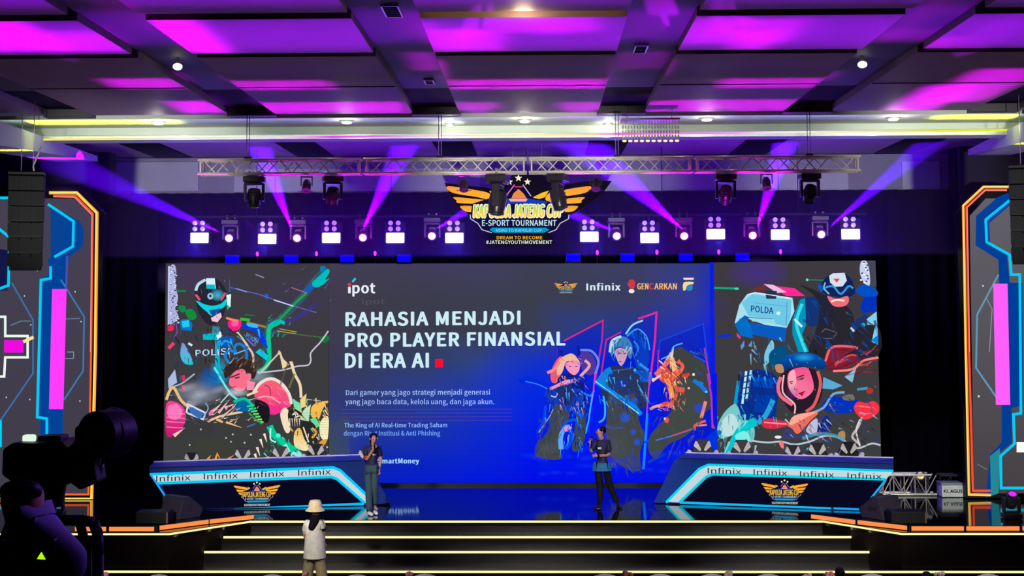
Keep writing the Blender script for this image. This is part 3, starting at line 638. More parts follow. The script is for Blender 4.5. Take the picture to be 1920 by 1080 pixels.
A.shards(520, 640, 980, 900, 46, [(0, 120, 190), (10, 60, 170), (60, 190, 220), (40, 40, 70), (90, 110, 150)], 70, 14, 1.0, .85)
A.shards(980, 560, 1200, 760, 26, [(0, 190, 160), (40, 170, 90), (10, 120, 140)], 60, 12, -.9, .8)
A.shards(340, 210, 620, 560, 22, [(60, 60, 84), (90, 190, 215), (30, 30, 46), (190, 90, 130)], 40, 8, 1.4, .8)
A.shards(1100, 120, 1560, 520, 14, [(60, 80, 190), (20, 150, 120), (120, 130, 220)], 80, 6, -.8, .6)
A.T(300, 660, .2037)
A.shards(1180, 420, 1540, 900, 60, [(240, 200, 110), (110, 220, 170), (60, 50, 46), (250, 235, 205), (190, 130, 50)], 60, 13, 1.2, .9)
A.shards(880, 280, 1190, 500, 18, [(255, 150, 150), (210, 50, 100), (255, 190, 190)], 60, 9, .6, .6)
A.shards(640, 60, 900, 180, 34, [(40, 28, 26), (110, 78, 60), (70, 48, 44), (200, 190, 180)], 60, 9, -1.0, .9)
A.shards(420, 430, 900, 660, 46, [(235, 205, 180), (160, 90, 100), (60, 40, 60), (200, 220, 225), (30, 150, 140)], 60, 11, -.6, .85)
A.shards(960, 760, 1280, 980, 36, [(0, 170, 120), (130, 240, 220), (20, 90, 70), (0, 200, 190)], 50, 12, .7, .85)
for x, y in ((250, 330), (360, 400), (300, 470), (560, 340)): A.halo(x, y, 110, 40, (190, 200, 225), .35, rot=-.3)
A.shards(70, 320, 420, 640, 22, [(150, 170, 210), (90, 110, 150), (220, 210, 220)], 90, 7, .2, .6)
A.flush('left_picture', scr)
# right picture: robot shoulder, helmeted officer, woman in a beret
A.T(1330, 490, .3609)
A.poly([(22, 6), (860, -4), (895, 1165), (35, 1165)], (62, 58, 64), 1, (60, 62, 62)); A.poly([(0, 5), (22, 5), (40, 1165), (10, 1165)], (10, 30, 225))
A.halo(250, 60, 180, 90, (70, 40, 150), .7); A.halo(60, 250, 60, 90, (60, 50, 100), .5); A.line([(24, 138), (150, 142)], 10, (10, 170, 130)); A.ell(140, 142, 12, 6, (60, 220, 190)); A.line([(40, 390), (110, 385)], 16, (10, 50, 200)); A.line([(500, 96), (600, 98)], 6, (20, 130, 110)); A.ell(506, 96, 7, 7, (100, 220, 200)); A.ell(712, 268, 6, 6, (190, 240, 230), 1, 8)
A.poly([(780, 0), (860, -4), (866, 130), (835, 135), (800, 110), (785, 60)], (70, 70, 90)); A.blob([(785, 4), (815, 2), (830, 60), (830, 125), (800, 110), (780, 60)], (200, 210, 240))
for i in range(16): A.ell(random.uniform(784, 826), 6 + i * 7, 6, 5, (240, 245, 255) if i % 2 else (70, 80, 120), 1, 7)
A.poly([(480, 190), (640, 170), (640, 330), (520, 340), (480, 300)], (10, 50, 120), .9); A.poly([(780, 240), (800, 190), (866, 150), (866, 260), (800, 270)], (0, 50, 190)); A.blob([(760, 150), (800, 120), (866, 150), (866, 180), (790, 180)], (0, 80, 200))
A.blob([(470, 120), (560, 200), (560, 330), (510, 470), (560, 520), (700, 520), (880, 480), (870, 330), (760, 340), (720, 240)], (36, 34, 44), .9)
A.poly([(130, 320), (155, 225), (195, 170), (235, 160), (430, 190), (440, 260), (400, 345), (330, 345), (205, 300), (180, 280), (140, 330)], (170, 225, 240)); A.poly([(165, 215), (220, 170), (425, 200), (420, 290), (400, 340), (205, 290)], (110, 200, 232))
A.poly([(205, 290), (180, 280), (190, 310), (215, 320), (400, 345), (390, 420), (300, 395), (170, 370), (135, 340)], (10, 90, 190)); A.poly([(130, 325), (180, 282), (215, 340), (225, 400), (160, 385)], (0, 110, 200)); A.poly([(205, 285), (330, 295), (350, 335), (310, 320), (220, 312)], (150, 220, 235), .9)
A.text('POLDA', (215, 228), (331, 240), (214, 262), (20, 40, 110), .02)
A.poly([(285, 122), (440, 140), (495, 180), (400, 180), (330, 140)], (255, 40, 150)); A.poly([(280, 118), (330, 122), (400, 160), (350, 165)], (240, 190, 230)); A.poly([(285, 150), (350, 155), (345, 195), (295, 195)], (40, 50, 80)); A.poly([(210, 150), (290, 120), (290, 150)], (130, 40, 50))
A.ell(357, 270, 10, 9, (220, 250, 255)); A.poly([(140, 370), (160, 390), (160, 405), (142, 390)], (240, 60, 140))
A.poly([(430, 300), (470, 200), (495, 190), (500, 330), (480, 380), (515, 470), (460, 470), (430, 380)], (0, 150, 190)); A.line([(480, 220), (450, 320), (480, 420), (500, 470)], 16, (60, 220, 230), smooth=True); A.line([(440, 300), (480, 340)], 12, (200, 240, 250))
A.poly([(160, 440), (180, 410), (180, 440), (165, 460)], (90, 150, 210)); A.poly([(200, 440), (220, 410), (220, 445)], (90, 150, 210)); A.blob([(285, 480), (320, 410), (335, 440), (320, 500), (290, 540)], (120, 200, 225)); A.blob([(310, 480), (360, 440), (400, 450), (390, 520), (320, 540)], (0, 80, 130))
# helmeted officer
A.blob([(575, 150), (590, 100), (630, 64), (680, 58), (725, 80), (750, 130), (750, 170), (700, 190), (640, 180), (600, 170)], (14, 36, 90)); A.poly([(620, 75), (640, 62), (700, 60), (712, 100), (690, 130), (650, 132), (625, 110)], (215, 225, 240)); A.poly([(642, 90), (675, 90), (660, 112)], (230, 70, 60))
A.line([(590, 140), (640, 130), (680, 170), (720, 130), (745, 140)], 10, (60, 150, 220), smooth=True); A.line([(600, 110), (590, 140), (620, 170)], 7, (150, 190, 225)); A.blob([(560, 120), (590, 130), (580, 160)], (0, 90, 200))
A.blob([(610, 180), (660, 195), (715, 180), (720, 215), (690, 235), (640, 230)], (240, 110, 120)); A.line([(630, 210), (660, 200), (700, 205)], 10, (250, 225, 220), smooth=True); A.line([(740, 340), (820, 290)], 40, (30, 50, 110)); A.ell(797, 330, 10, 10, (0, 200, 200)); A.poly([(735, 340), (755, 360), (745, 368), (728, 348)], (190, 210, 235))
A.poly([(815, 300), (866, 260), (875, 430), (840, 420), (860, 330), (820, 330)], (130, 210, 240)); A.poly([(838, 410), (875, 380), (875, 435)], (0, 130, 220))
A.line([(580, 370), (600, 350), (660, 370), (640, 400), (590, 400)], 5, (90, 90, 100))
# blue armour left of the woman
A.blob([(130, 770), (140, 650), (200, 570), (300, 570), (360, 620), (350, 740), (330, 820), (230, 830), (160, 820)], (10, 46, 140)); A.line([(190, 570), (170, 740)], 12, (190, 240, 250)); A.line([(215, 565), (190, 720)], 12, (160, 220, 245)); A.line([(150, 620), (130, 760)], 16, (0, 160, 210))
for i in range(5): A.line([(165 + i * 3, 600 + i * 30), (215, 590 + i * 30)], 6, (30, 60, 110))
A.poly([(220, 600), (340, 610), (330, 660), (230, 650)], (0, 70, 190)); A.poly([(240, 690), (340, 700), (320, 790), (230, 780)], (0, 60, 170)); A.line([(330, 720), (290, 800), (250, 840)], 26, (40, 170, 220), .9, smooth=True)
A.blob([(40, 860), (80, 780), (140, 740), (170, 820), (230, 860), (220, 940), (140, 900), (60, 920)], (120, 200, 205)); A.blob([(45, 870), (90, 800), (130, 800), (150, 870), (90, 910)], (190, 225, 225)); A.line([(240, 830), (160, 880), (90, 1010), (50, 1010)], 46, (0, 200, 205), smooth=True); A.blob([(130, 910), (180, 880), (210, 920), (180, 960)], (120, 240, 230)); A.ell(50, 888, 12, 14, (10, 120, 190))
# flowing red hair and beret
A.blob([(600, 520), (610, 460), (660, 440), (760, 450), (700, 490), (780, 500), (740, 540), (640, 570)], (130, 30, 50)); A.line([(600, 520), (630, 450), (700, 440), (770, 450)], 12, (250, 100, 110), smooth=True); A.line([(650, 540), (720, 490), (770, 490)], 10, (220, 70, 80), smooth=True); A.line([(640, 570), (740, 560), (800, 515), (876, 500)], 12, (250, 130, 130), smooth=True)
A.blob([(360, 640), (370, 590), (440, 545), (540, 560), (585, 610), (580, 700), (540, 760), (440, 790), (380, 720)], (40, 26, 40)); A.line([(370, 600), (355, 650), (370, 700), (430, 745)], 18, (240, 110, 130), smooth=True); A.line([(385, 590), (380, 680), (440, 740), (440, 790)], 8, (250, 190, 200), smooth=True)
A.blob([(405, 640), (415, 570), (500, 550), (530, 600), (540, 660), (510, 700), (470, 715), (430, 690)], (245, 80, 140), 1, (250, 120, 160)); A.blob([(410, 590), (440, 565), (450, 640), (440, 690), (415, 660)], (250, 190, 195), .8)
A.line([(450, 605), (490, 590)], 7, (70, 20, 40)); A.line([(455, 615), (490, 604)], 8, (40, 70, 60)); A.line([(414, 628), (432, 622)], 6, (70, 20, 40)); A.poly([(460, 685), (495, 672), (480, 700)], (180, 10, 50)); A.line([(445, 640), (440, 665), (455, 668)], 4, (180, 40, 80))
A.blob([(345, 560), (380, 500), (450, 475), (540, 480), (600, 520), (590, 560), (500, 545), (420, 555), (370, 580)], (0, 90, 190), 1, (10, 30, 90)); A.halo(490, 500, 60, 24, (40, 170, 230), .8); A.blob([(340, 540), (375, 535), (385, 575), (350, 575)], (190, 140, 100)); A.line([(560, 570), (575, 640), (545, 740), (500, 780)], 16, (230, 90, 100), smooth=True)
A.poly([(590, 600), (690, 645), (640, 665), (585, 660)], (90, 170, 210)); A.poly([(700, 600), (760, 555), (740, 630)], (130, 190, 225)); A.line([(765, 665), (820, 658)], 13, (60, 150, 200)); A.ell(830, 672, 18, 16, (180, 50, 40))
A.blob([(580, 760), (620, 700), (700, 710), (770, 720), (760, 770), (700, 790), (620, 780)], (0, 50, 190)); A.blob([(690, 700), (740, 690), (750, 720), (700, 720)], (120, 110, 100)); A.line([(520, 790), (590, 760), (640, 690), (700, 680)], 12, (120, 170, 210), smooth=True)
A.blob([(748, 760), (770, 728), (810, 735), (850, 725), (878, 750), (870, 790), (810, 822), (770, 800)], (250, 50, 70)); A.line([(770, 750), (850, 760)], 6, (255, 120, 120)); A.line([(790, 810), (770, 860), (740, 910), (780, 950)], 12, (190, 180, 180), smooth=True); A.line([(780, 820), (760, 880), (780, 960)], 8, (220, 215, 215), smooth=True)
A.blob([(270, 830), (310, 815), (400, 835), (410, 850), (330, 870), (280, 860)], (220, 40, 70)); A.line([(280, 835), (400, 845)], 7, (255, 150, 160)); A.blob([(410, 840), (560, 785), (520, 830), (460, 895), (430, 870)], (240, 110, 90)); A.blob([(420, 850), (440, 800), (560, 780), (520, 800)], (255, 170, 150))
A.blob([(380, 920), (400, 860), (430, 880), (470, 900), (600, 800), (610, 870), (500, 910)], (60, 60, 110)); A.blob([(500, 880), (530, 830), (560, 820), (550, 900)], (190, 195, 220)); A.blob([(560, 880), (600, 800), (630, 840), (610, 880)], (10, 40, 130)); A.blob([(668, 890), (700, 880), (700, 930), (670, 920)], (180, 140, 80))
A.line([(210, 930), (300, 940), (370, 935), (440, 950), (520, 935), (600, 905), (680, 920), (760, 970), (840, 945), (886, 955)], 9, (190, 200, 215), smooth=True); A.line([(480, 920), (560, 895), (650, 905), (700, 930)], 18, (60, 150, 190), .8, smooth=True); A.blob([(360, 940), (380, 935), (385, 970), (370, 965)], (250, 120, 120)); A.ell(355, 912, 18, 8, (235, 235, 235)); A.ell(512, 975, 10, 8, (30, 200, 190)); A.ell(398, 795, 8, 6, (30, 110, 70))
for i in range(40): A.ell(random.uniform(60, 860), random.uniform(430, 980), 2.5, 2.5, (180, 190, 210), .7, 6)
A.shards(140, 560, 350, 820, 40, [(10, 90, 190), (0, 40, 120), (60, 170, 220), (20, 24, 60)], 50, 10, 1.3, .8)
A.shards(480, 200, 860, 500, 50, [(30, 44, 96), (50, 50, 66), (10, 70, 150), (26, 24, 34)], 60, 14, .9, .8)
A.shards(590, 450, 860, 590, 24, [(150, 30, 50), (90, 24, 44), (220, 80, 90)], 80, 10, -.4, .8)
A.shards(560, 680, 860, 960, 46, [(20, 60, 150), (70, 74, 86), (40, 40, 50), (150, 170, 190)], 60, 10, .5, .7)
A.shards(40, 780, 240, 1000, 30, [(160, 230, 230), (0, 170, 180), (90, 140, 150)], 50, 11, 1.8, .7)
A.shards(190, 390, 420, 540, 20, [(0, 110, 170), (130, 200, 225), (30, 50, 90)], 50, 9, 1.2, .8)
A.shards(380, 800, 620, 910, 26, [(90, 90, 150), (190, 110, 110), (40, 50, 110), (215, 200, 215)], 44, 9, .8, .8)
A.line([(205, 172), (235, 162), (428, 192)], 4, (235, 250, 252)); A.line([(150, 300), (205, 292), (330, 298)], 3, (20, 80, 150)); A.line([(400, 210), (396, 330)], 3, (60, 140, 190)); A.line([(230, 215), (405, 235)], 2, (70, 150, 200))
A.halo(460, 640, 60, 50, (255, 130, 170), .4); A.halo(430, 680, 40, 40, (120, 40, 140), .5)
A.ell(476, 612, 7, 3.4, (30, 60, 50)); A.ell(424, 634, 6, 3, (30, 60, 50)); A.line([(462, 686), (480, 681), (494, 675)], 3, (110, 0, 30))
A.flush('right_picture', scr)
# the three figures on the slide: plain stand-ins in pointed frames
A.T(960, 490, .213)
PK, DK = (235, 40, 120), (62, 66, 68)
A.poly([(400, 745), (455, 700), (800, 515), (790, 700), (730, 1060), (640, 1500), (300, 1500)], (0, 30, 190), .55); A.poly([(830, 690), (1270, 450), (1210, 1080), (1140, 1700), (760, 1500)], (0, 30, 200), .5); A.poly([(1295, 700), (1680, 545), (1745, 1080), (1790, 1500), (1300, 1560)], (0, 30, 190), .5)
A.line([(400, 760), (390, 900)], 8, (90, 30, 170)); A.line([(455, 700), (800, 520), (790, 700), (730, 1060)], 13, (200, 40, 150)); A.line([(460, 698), (800, 518)], 9, PK)
A.line([(1110, 505), (1270, 450), (1255, 700), (1210, 1080)], 17, (230, 40, 160)); A.line([(780, 1020), (830, 690), (960, 620)], 12, (210, 40, 120)); A.line([(1275, 1000), (1300, 700), (1680, 550), (1745, 1080)], 11, (20, 70, 235)); A.line([(1690, 760), (1745, 1080)], 12, (190, 50, 190)); A.line([(1280, 1000), (1285, 780)], 12, (190, 30, 170))
# left figure
A.blob([(350, 1060), (340, 980), (390, 870), (440, 840), (440, 950), (400, 1060)], (235, 90, 110)); A.blob([(395, 930), (420, 860), (520, 810), (580, 860), (600, 920), (560, 900), (480, 880), (440, 980), (400, 1000)], (245, 185, 160)); A.line([(310, 980), (370, 950), (420, 880)], 26, (240, 140, 140), taper=False, smooth=True)
A.blob([(470, 900), (530, 880), (590, 900), (590, 960), (545, 1000), (490, 960)], (250, 150, 190)); A.line([(500, 925), (520, 925)], 7, (90, 30, 110)); A.line([(555, 925), (575, 925)], 7, (90, 30, 110))
A.line([(600, 780), (700, 790), (760, 880), (730, 990)], 20, (120, 140, 230), .9, smooth=True); A.blob([(610, 800), (690, 810), (740, 900), (700, 1000), (620, 960)], (90, 60, 140), .8); A.line([(640, 870), (680, 920), (600, 1010)], 24, (235, 170, 170), smooth=True); A.line([(430, 780), (440, 830)], 14, (10, 30, 110)); A.line([(580, 740), (590, 830)], 20, (10, 30, 150))
A.blob([(400, 1040), (480, 980), (560, 1010), (620, 1030), (640, 1180), (640, 1300), (420, 1300), (430, 1150)], (14, 30, 130)); A.line([(370, 1110), (470, 1060), (560, 1050)], 30, (235, 160, 190), smooth=True); A.line([(345, 1130), (450, 1090), (600, 1030)], 20, (150, 60, 170), smooth=True)
# middle figure
A.blob([(1000, 640), (1080, 590), (1160, 640), (1200, 760), (1200, 900), (1120, 980), (1080, 860), (1130, 760), (1080, 680)], (10, 60, 190)); A.line([(1000, 640), (1060, 560), (1150, 520)], 16, (150, 210, 250), smooth=True); A.line([(1010, 660), (1100, 595), (1180, 660), (1210, 780)], 12, (60, 160, 240), smooth=True); A.line([(1070, 700), (1110, 760), (1080, 840)], 16, (40, 130, 220), smooth=True)
A.blob([(860, 800), (880, 700), (950, 660), (1020, 680), (1060, 760), (1040, 860), (980, 760), (920, 760), (880, 840), (905, 880)], (60, 130, 190)); A.line([(860, 800), (880, 700), (960, 660)], 22, (190, 225, 245), smooth=True)
A.blob([(905, 790), (950, 760), (1010, 790), (1000, 860), (960, 920), (925, 870)], (205, 160, 190)); A.line([(925, 810), (960, 808)], 8, (40, 40, 80)); A.line([(980, 812), (1000, 810)], 8, (40, 40, 80)); A.line([(940, 880), (965, 882)], 6, (140, 60, 90))
A.blob([(780, 1100), (800, 980), (880, 920), (1000, 930), (1140, 950), (1200, 1010), (1210, 1200), (1120, 1300), (900, 1300), (800, 1200)], (40, 52, 80)); A.blob([(740, 1060), (790, 980), (860, 930), (880, 1000), (860, 1100), (790, 1100)], (20, 130, 220)); A.blob([(1080, 960), (1200, 970), (1240, 1040), (1150, 1060), (1090, 1010)], (20, 90, 210)); A.line([(1120, 900), (1200, 960)], 24, (40, 150, 230)); A.line([(890, 960), (1000, 950), (1060, 930)], 12, (70, 80, 150), smooth=True); A.ell(1080, 955, 14, 12, (60, 210, 240)); A.line([(835, 1060), (880, 990)], 26, (60, 210, 240))
# right figure
A.blob([(1380, 900), (1400, 800), (1480, 750), (1540, 790), (1640, 850), (1720, 960), (1740, 1300), (1500, 1300), (1420, 1100)], (62, 66, 66)); A.line([(1310, 860), (1390, 820), (1420, 750), (1500, 720)], 12, (80, 170, 235), smooth=True); A.line([(1340, 900), (1400, 800)], 20, (200, 190, 200)); A.line([(1400, 850), (1420, 760)], 26, (230, 215, 205), taper=True)
for pts, w, c in (([(1260, 1000), (1330, 930), (1380, 870)], 40, (235, 110, 90)), ([(1400, 850), (1430, 960), (1420, 1020)], 44, (245, 190, 140)), ([(1330, 940), (1400, 1000), (1480, 960)], 50, (225, 80, 60)), ([(1460, 870), (1500, 930), (1450, 1000)], 30, (235, 100, 80)), ([(1290, 1000), (1340, 1050), (1420, 1060)], 40, (230, 90, 80)), ([(1500, 1010), (1560, 990)], 30, (215, 60, 50))): A.line(pts, w, c, smooth=True)
for p_ in ((1595, 995), (1240, 1040)): A.ell(p_[0], p_[1], 12, 14, (245, 235, 225), 1, 8)
A.line([(1560, 790), (1640, 820)], 12, (30, 90, 230)); A.line([(1600, 830), (1700, 880)], 10, (30, 90, 230)); A.line([(1620, 1060), (1680, 1080)], 26, (20, 130, 210))
A.T(960, 700, .2083)
A.line([(70, 80), (140, 50), (250, 90), (340, 130)], 50, (0, 40, 220), .9, smooth=True); A.line([(120, 70), (240, 100), (320, 140)], 9, (60, 130, 255), smooth=True)
A.blob([(290, 190), (350, 130), (480, 150), (620, 140), (640, 260), (560, 330), (400, 330), (330, 230)], (20, 60, 180)); A.blob([(400, 130), (520, 110), (560, 180), (520, 280), (430, 260)], (34, 46, 110)); A.line([(340, 140), (430, 100), (550, 60)], 26, (240, 150, 180), smooth=True); A.line([(350, 200), (390, 210), (410, 180)], 9, (230, 220, 250), smooth=True)
A.blob([(380, 280), (450, 300), (520, 380), (430, 500), (440, 700), (430, 770), (220, 750), (230, 640), (320, 520), (340, 400)], (66, 72, 72)); A.blob([(590, 350), (650, 330), (660, 560), (600, 690), (540, 680), (560, 520)], (60, 72, 80)); A.halo(330, 670, 120, 60, (90, 90, 90), .5)
A.line([(300, 290), (290, 400), (240, 530)], 24, (10, 70, 240), smooth=True); A.line([(370, 320), (330, 400), (240, 530)], 9, (120, 170, 240), smooth=True); A.line([(450, 490), (500, 430), (580, 420), (600, 480)], 26, (20, 80, 220), smooth=True)
A.line([(440, 680), (440, 560), (480, 490), (520, 480)], 42, (90, 170, 250), smooth=True); A.blob([(455, 510), (500, 470), (540, 490), (500, 520)], (240, 140, 200)); A.line([(520, 500), (540, 580), (480, 680)], 40, (10, 70, 235), smooth=True); A.line([(560, 340), (640, 380)], 30, (10, 90, 230)); A.line([(620, 160), (700, 200), (740, 150)], 16, (40, 130, 250), smooth=True)
A.line([(745, 0), (730, 180), (700, 330), (690, 420)], 11, (230, 60, 220)); A.line([(722, 190), (690, 420), (660, 540)], 12, (40, 190, 250)); A.line([(1240, 0), (1215, 300), (1205, 520)], 12, (190, 60, 220)); A.line([(1215, 360), (1200, 600), (1180, 860)], 22, (20, 130, 255))
A.blob([(860, 240), (900, 140), (1060, 120), (1120, 240), (1140, 420), (1190, 560), (1150, 700), (1150, 860), (1060, 870), (900, 760), (850, 620)], (64, 70, 72)); A.blob([(860, 40), (900, 0), (1120, 0), (1160, 120), (1000, 200), (880, 140)], (40, 54, 96)); A.ell(1010, 108, 10, 10, (150, 200, 245)); A.halo(985, 90, 70, 50, (0, 50, 200), .8)
A.line([(750, 70), (900, 170), (1100, 300), (1160, 370)], 40, (0, 140, 245), smooth=False); A.line([(750, 70), (1140, 360)], 9, (150, 240, 255)); A.line([(760, 90), (1120, 330)], 5, (0, 60, 200)); A.line([(820, 200), (835, 290), (830, 400), (780, 440)], 16, (60, 180, 245), smooth=True)
for x, y, r in ((1015, 395, 55), (1085, 525, 34), (1125, 615, 36), (1100, 250, 44)): A.halo(x, y, r, r, (0, 90, 255), 1)
A.line([(840, 470), (900, 490), (1000, 485)], 22, (60, 80, 150), .8); A.line([(1190, 620), (1280, 580), (1250, 540)], 20, (0, 80, 230), smooth=True); A.line([(1220, 800), (1380, 720)], 26, (20, 60, 190), .9)
A.blob([(1400, 60), (1560, 40), (1700, 120), (1740, 300), (1700, 420), (1560, 560), (1400, 640), (1300, 760), (1230, 700), (1240, 560), (1360, 420), (1440, 300)], (66, 72, 70))
for pts, w, c in (([(1260, 70), (1330, 20), (1400, 0)], 20, (245, 200, 200)), ([(1340, 10), (1420, 40), (1480, 20)], 50, (225, 80, 60)), ([(1390, 50), (1420, 120), (1440, 220)], 46, (245, 150, 90)), ([(1430, 60), (1480, 150), (1460, 240)], 26, (225, 90, 60)), ([(1480, 140), (1550, 150)], 44, (225, 90, 90)), ([(1330, 290), (1400, 270), (1440, 300)], 36, (235, 80, 70)), ([(1240, 320), (1290, 295), (1330, 290)], 24, (240, 170, 150)), ([(1440, 240), (1430, 310)], 30, (230, 110, 80)), ([(1740, 250), (1720, 320), (1700, 400)], 30, (240, 140, 120)), ([(1640, 510), (1650, 460), (1740, 425)], 22, (235, 100, 80)), ([(1660, 470), (1750, 460)], 16, (240, 140, 110)), ([(1530, 20), (1580, 30)], 30, (220, 70, 50))): A.line(pts, w, c, smooth=True)
A.ell(1390, 420, 22, 26, (225, 90, 90)); A.ell(1372, 405, 9, 10, (245, 235, 225)); A.ell(1588, 132, 10, 10, (240, 200, 190)); A.ell(1632, 10, 10, 12, (240, 235, 225)); A.line([(1630, 60), (1700, 110), (1745, 165)], 34, (20, 120, 230)); A.ell(1745, 165, 12, 10, (90, 210, 250)); A.halo(1680, 310, 60, 50, (0, 70, 240), .9)
A.line([(1290, 600), (1440, 560), (1620, 500)], 11, (60, 120, 240)); A.line([(1430, 560), (1610, 500)], 9, (235, 60, 90)); A.line([(1755, 0), (1790, 200), (1800, 470)], 16, (180, 50, 210)); A.ell(1812, 478, 20, 16, (225, 60, 60)); A.poly([(1740, 580), (1840, 490), (1850, 720), (1780, 720)], (0, 50, 225)); A.poly([(1800, 0), (1842, 0), (1842, 500), (1815, 480)], (0, 20, 230))
for i in range(6): A.halo(random.uniform(250, 1700), random.uniform(700, 860), 140, 50, (0, 30, 220), .45)
A.T(960, 490, .213)
BB = [(0, 60, 230), (20, 120, 250), (10, 30, 140), (90, 170, 245), (20, 24, 80)]
A.shards(400, 1000, 660, 1300, 60, BB + [(230, 150, 190)], 60, 11, 1.0, .9)
A.shards(760, 920, 1210, 1300, 80, BB + [(40, 50, 70), (60, 210, 240)], 70, 12, 1.1, .8)
A.shards(1010, 600, 1210, 920, 36, BB, 80, 10, 1.2, .8)
A.shards(870, 670, 1050, 800, 26, [(150, 200, 235), (50, 100, 160), (215, 235, 245), (30, 70, 130)], 60, 9, 1.9, .9)
A.shards(395, 820, 600, 900, 22, [(250, 205, 180), (225, 130, 120), (190, 90, 100)], 50, 8, .3, .8)
A.shards(1290, 860, 1480, 1080, 60, [(245, 150, 110), (215, 60, 50), (250, 205, 160), (130, 40, 40)], 50, 12, .9, .9)
A.shards(1560, 760, 1740, 1000, 26, [(20, 60, 190), (62, 66, 66), (30, 90, 230), (90, 94, 96)], 50, 8, .6, .8)
A.T(960, 700, .2083)
A.shards(300, 120, 680, 420, 60, BB + [(64, 70, 84)], 70, 12, 1.7, .8)
A.shards(220, 380, 440, 740, 40, [(60, 66, 70), (80, 86, 84), (20, 50, 160), (50, 56, 76)], 90, 18, 1.8, .7)
A.shards(420, 440, 660, 700, 36, BB, 90, 12, 1.6, .8)
A.shards(860, 120, 1180, 860, 70, [(60, 66, 68), (78, 84, 84), (10, 70, 210), (40, 60, 110)], 90, 16, 1.3, .7)
A.shards(1370, 0, 1560, 300, 50, [(245, 150, 110), (215, 60, 50), (250, 215, 170), (150, 50, 40)], 50, 11, 1.4, .9)
A.shards(1240, 260, 1460, 330, 16, [(235, 90, 80), (245, 190, 170)], 40, 9, .1, .9)
A.shards(1280, 380, 1740, 700, 40, [(60, 66, 66), (80, 84, 82), (30, 50, 130)], 90, 14, 1.9, .6)
for i in range(20): A.halo(random.uniform(150, 1700), random.uniform(690, 900), random.uniform(50, 130), 26, (20, 60, 240), .35)
A.halo(930, 640, 190, 230, (80, 84, 84), .45)
A.flush('slide_figures', scr)
# lettering
A.T(); WT = (205, 238, 246)
A.text('RAHASIA MENJADI', (649, 585), (976, 582), (649, 612), WT, .05)
A.flush('headline_line', scr)
A.text('PRO PLAYER FINANSIAL', (648, 624), (1060, 621), (648, 651), WT, .05)
A.flush('headline_line', scr)
A.text('DI ERA AI', (648, 662), (805, 661), (648, 690), WT, .05)
A.poly([(817, 673), (831, 673), (831, 688), (817, 688)], (255, 10, 50))
A.flush('headline_line', scr)
WB = (165, 195, 250)
A.text('Dari gamer yang jago strategi menjadi generasi', (650, 730), (919, 729), (650, 743.5), WB, .01)
A.flush('text_line', scr)
A.text('yang jago baca data, kelola uang, dan jaga akun.', (649, 747), (927, 747), (649, 760.5), WB, .01)
A.flush('text_line', scr)
A.text('The King of AI Real-time Trading Saham', (647, 791.5), (839, 791), (647, 803.5), (150, 190, 255), .012)
A.flush('text_line', scr)
A.text('dengan Riset Institusi & Anti Phishing', (646, 806.5), (826, 806), (646, 819), (120, 170, 255), .012)
A.flush('text_line', scr)
A.text('#SmartMoney', (702, 858), (787, 858), (702, 871), (165, 215, 255), .045)
A.flush('text_line', scr)

A.text('pot', (662, 531), (705, 531), (662, 556), (235, 240, 250), .03); A.line([(656.5, 538), (656.5, 550)], 5, (235, 240, 250)); A.ell(656.5, 533.5, 3.4, 3.4, (235, 50, 80)); A.line([(662, 529), (668, 522)], 4, (60, 190, 235))
A.text('ipot', (680, 560), (723, 560), (680, 573), (82, 78, 92), .02)
A.flush('corner_logo', scr)
A.T(1033.5, 519, .0328 * .98, .0355); emblem(A, False); A.T()
A.text('Infinix', (1099, 530), (1163, 530), (1099, 545), (215, 235, 245), .05)
A.text('GEN', (1194, 531), (1215, 531), (1194, 543), (255, 190, 110), .03); A.text('C', (1216, 531), (1225, 531), (1216, 543), (235, 60, 60), .03); A.text('ARKAN', (1226, 531), (1268, 531), (1226, 543), (255, 190, 110), .03)
A.blob([(1178, 528), (1184, 524), (1190, 529), (1188, 540), (1180, 540)], (225, 50, 60)); A.ell(1183.5, 546, 5.4, 4, (240, 240, 235)); A.line([(1176, 532), (1180, 537)], 2, (60, 120, 200))
A.poly([(1280, 521), (1300, 521), (1299, 525), (1281, 525)], (245, 220, 190)); A.blob([(1281, 530), (1298, 529), (1298, 533), (1288, 537), (1284, 544), (1280, 544)], (250, 215, 160)); A.blob([(1286, 537), (1296, 533), (1297, 543), (1288, 545)], (40, 140, 190))
A.flush('sponsor_logos', scr)
A.P  # ---- end of screen
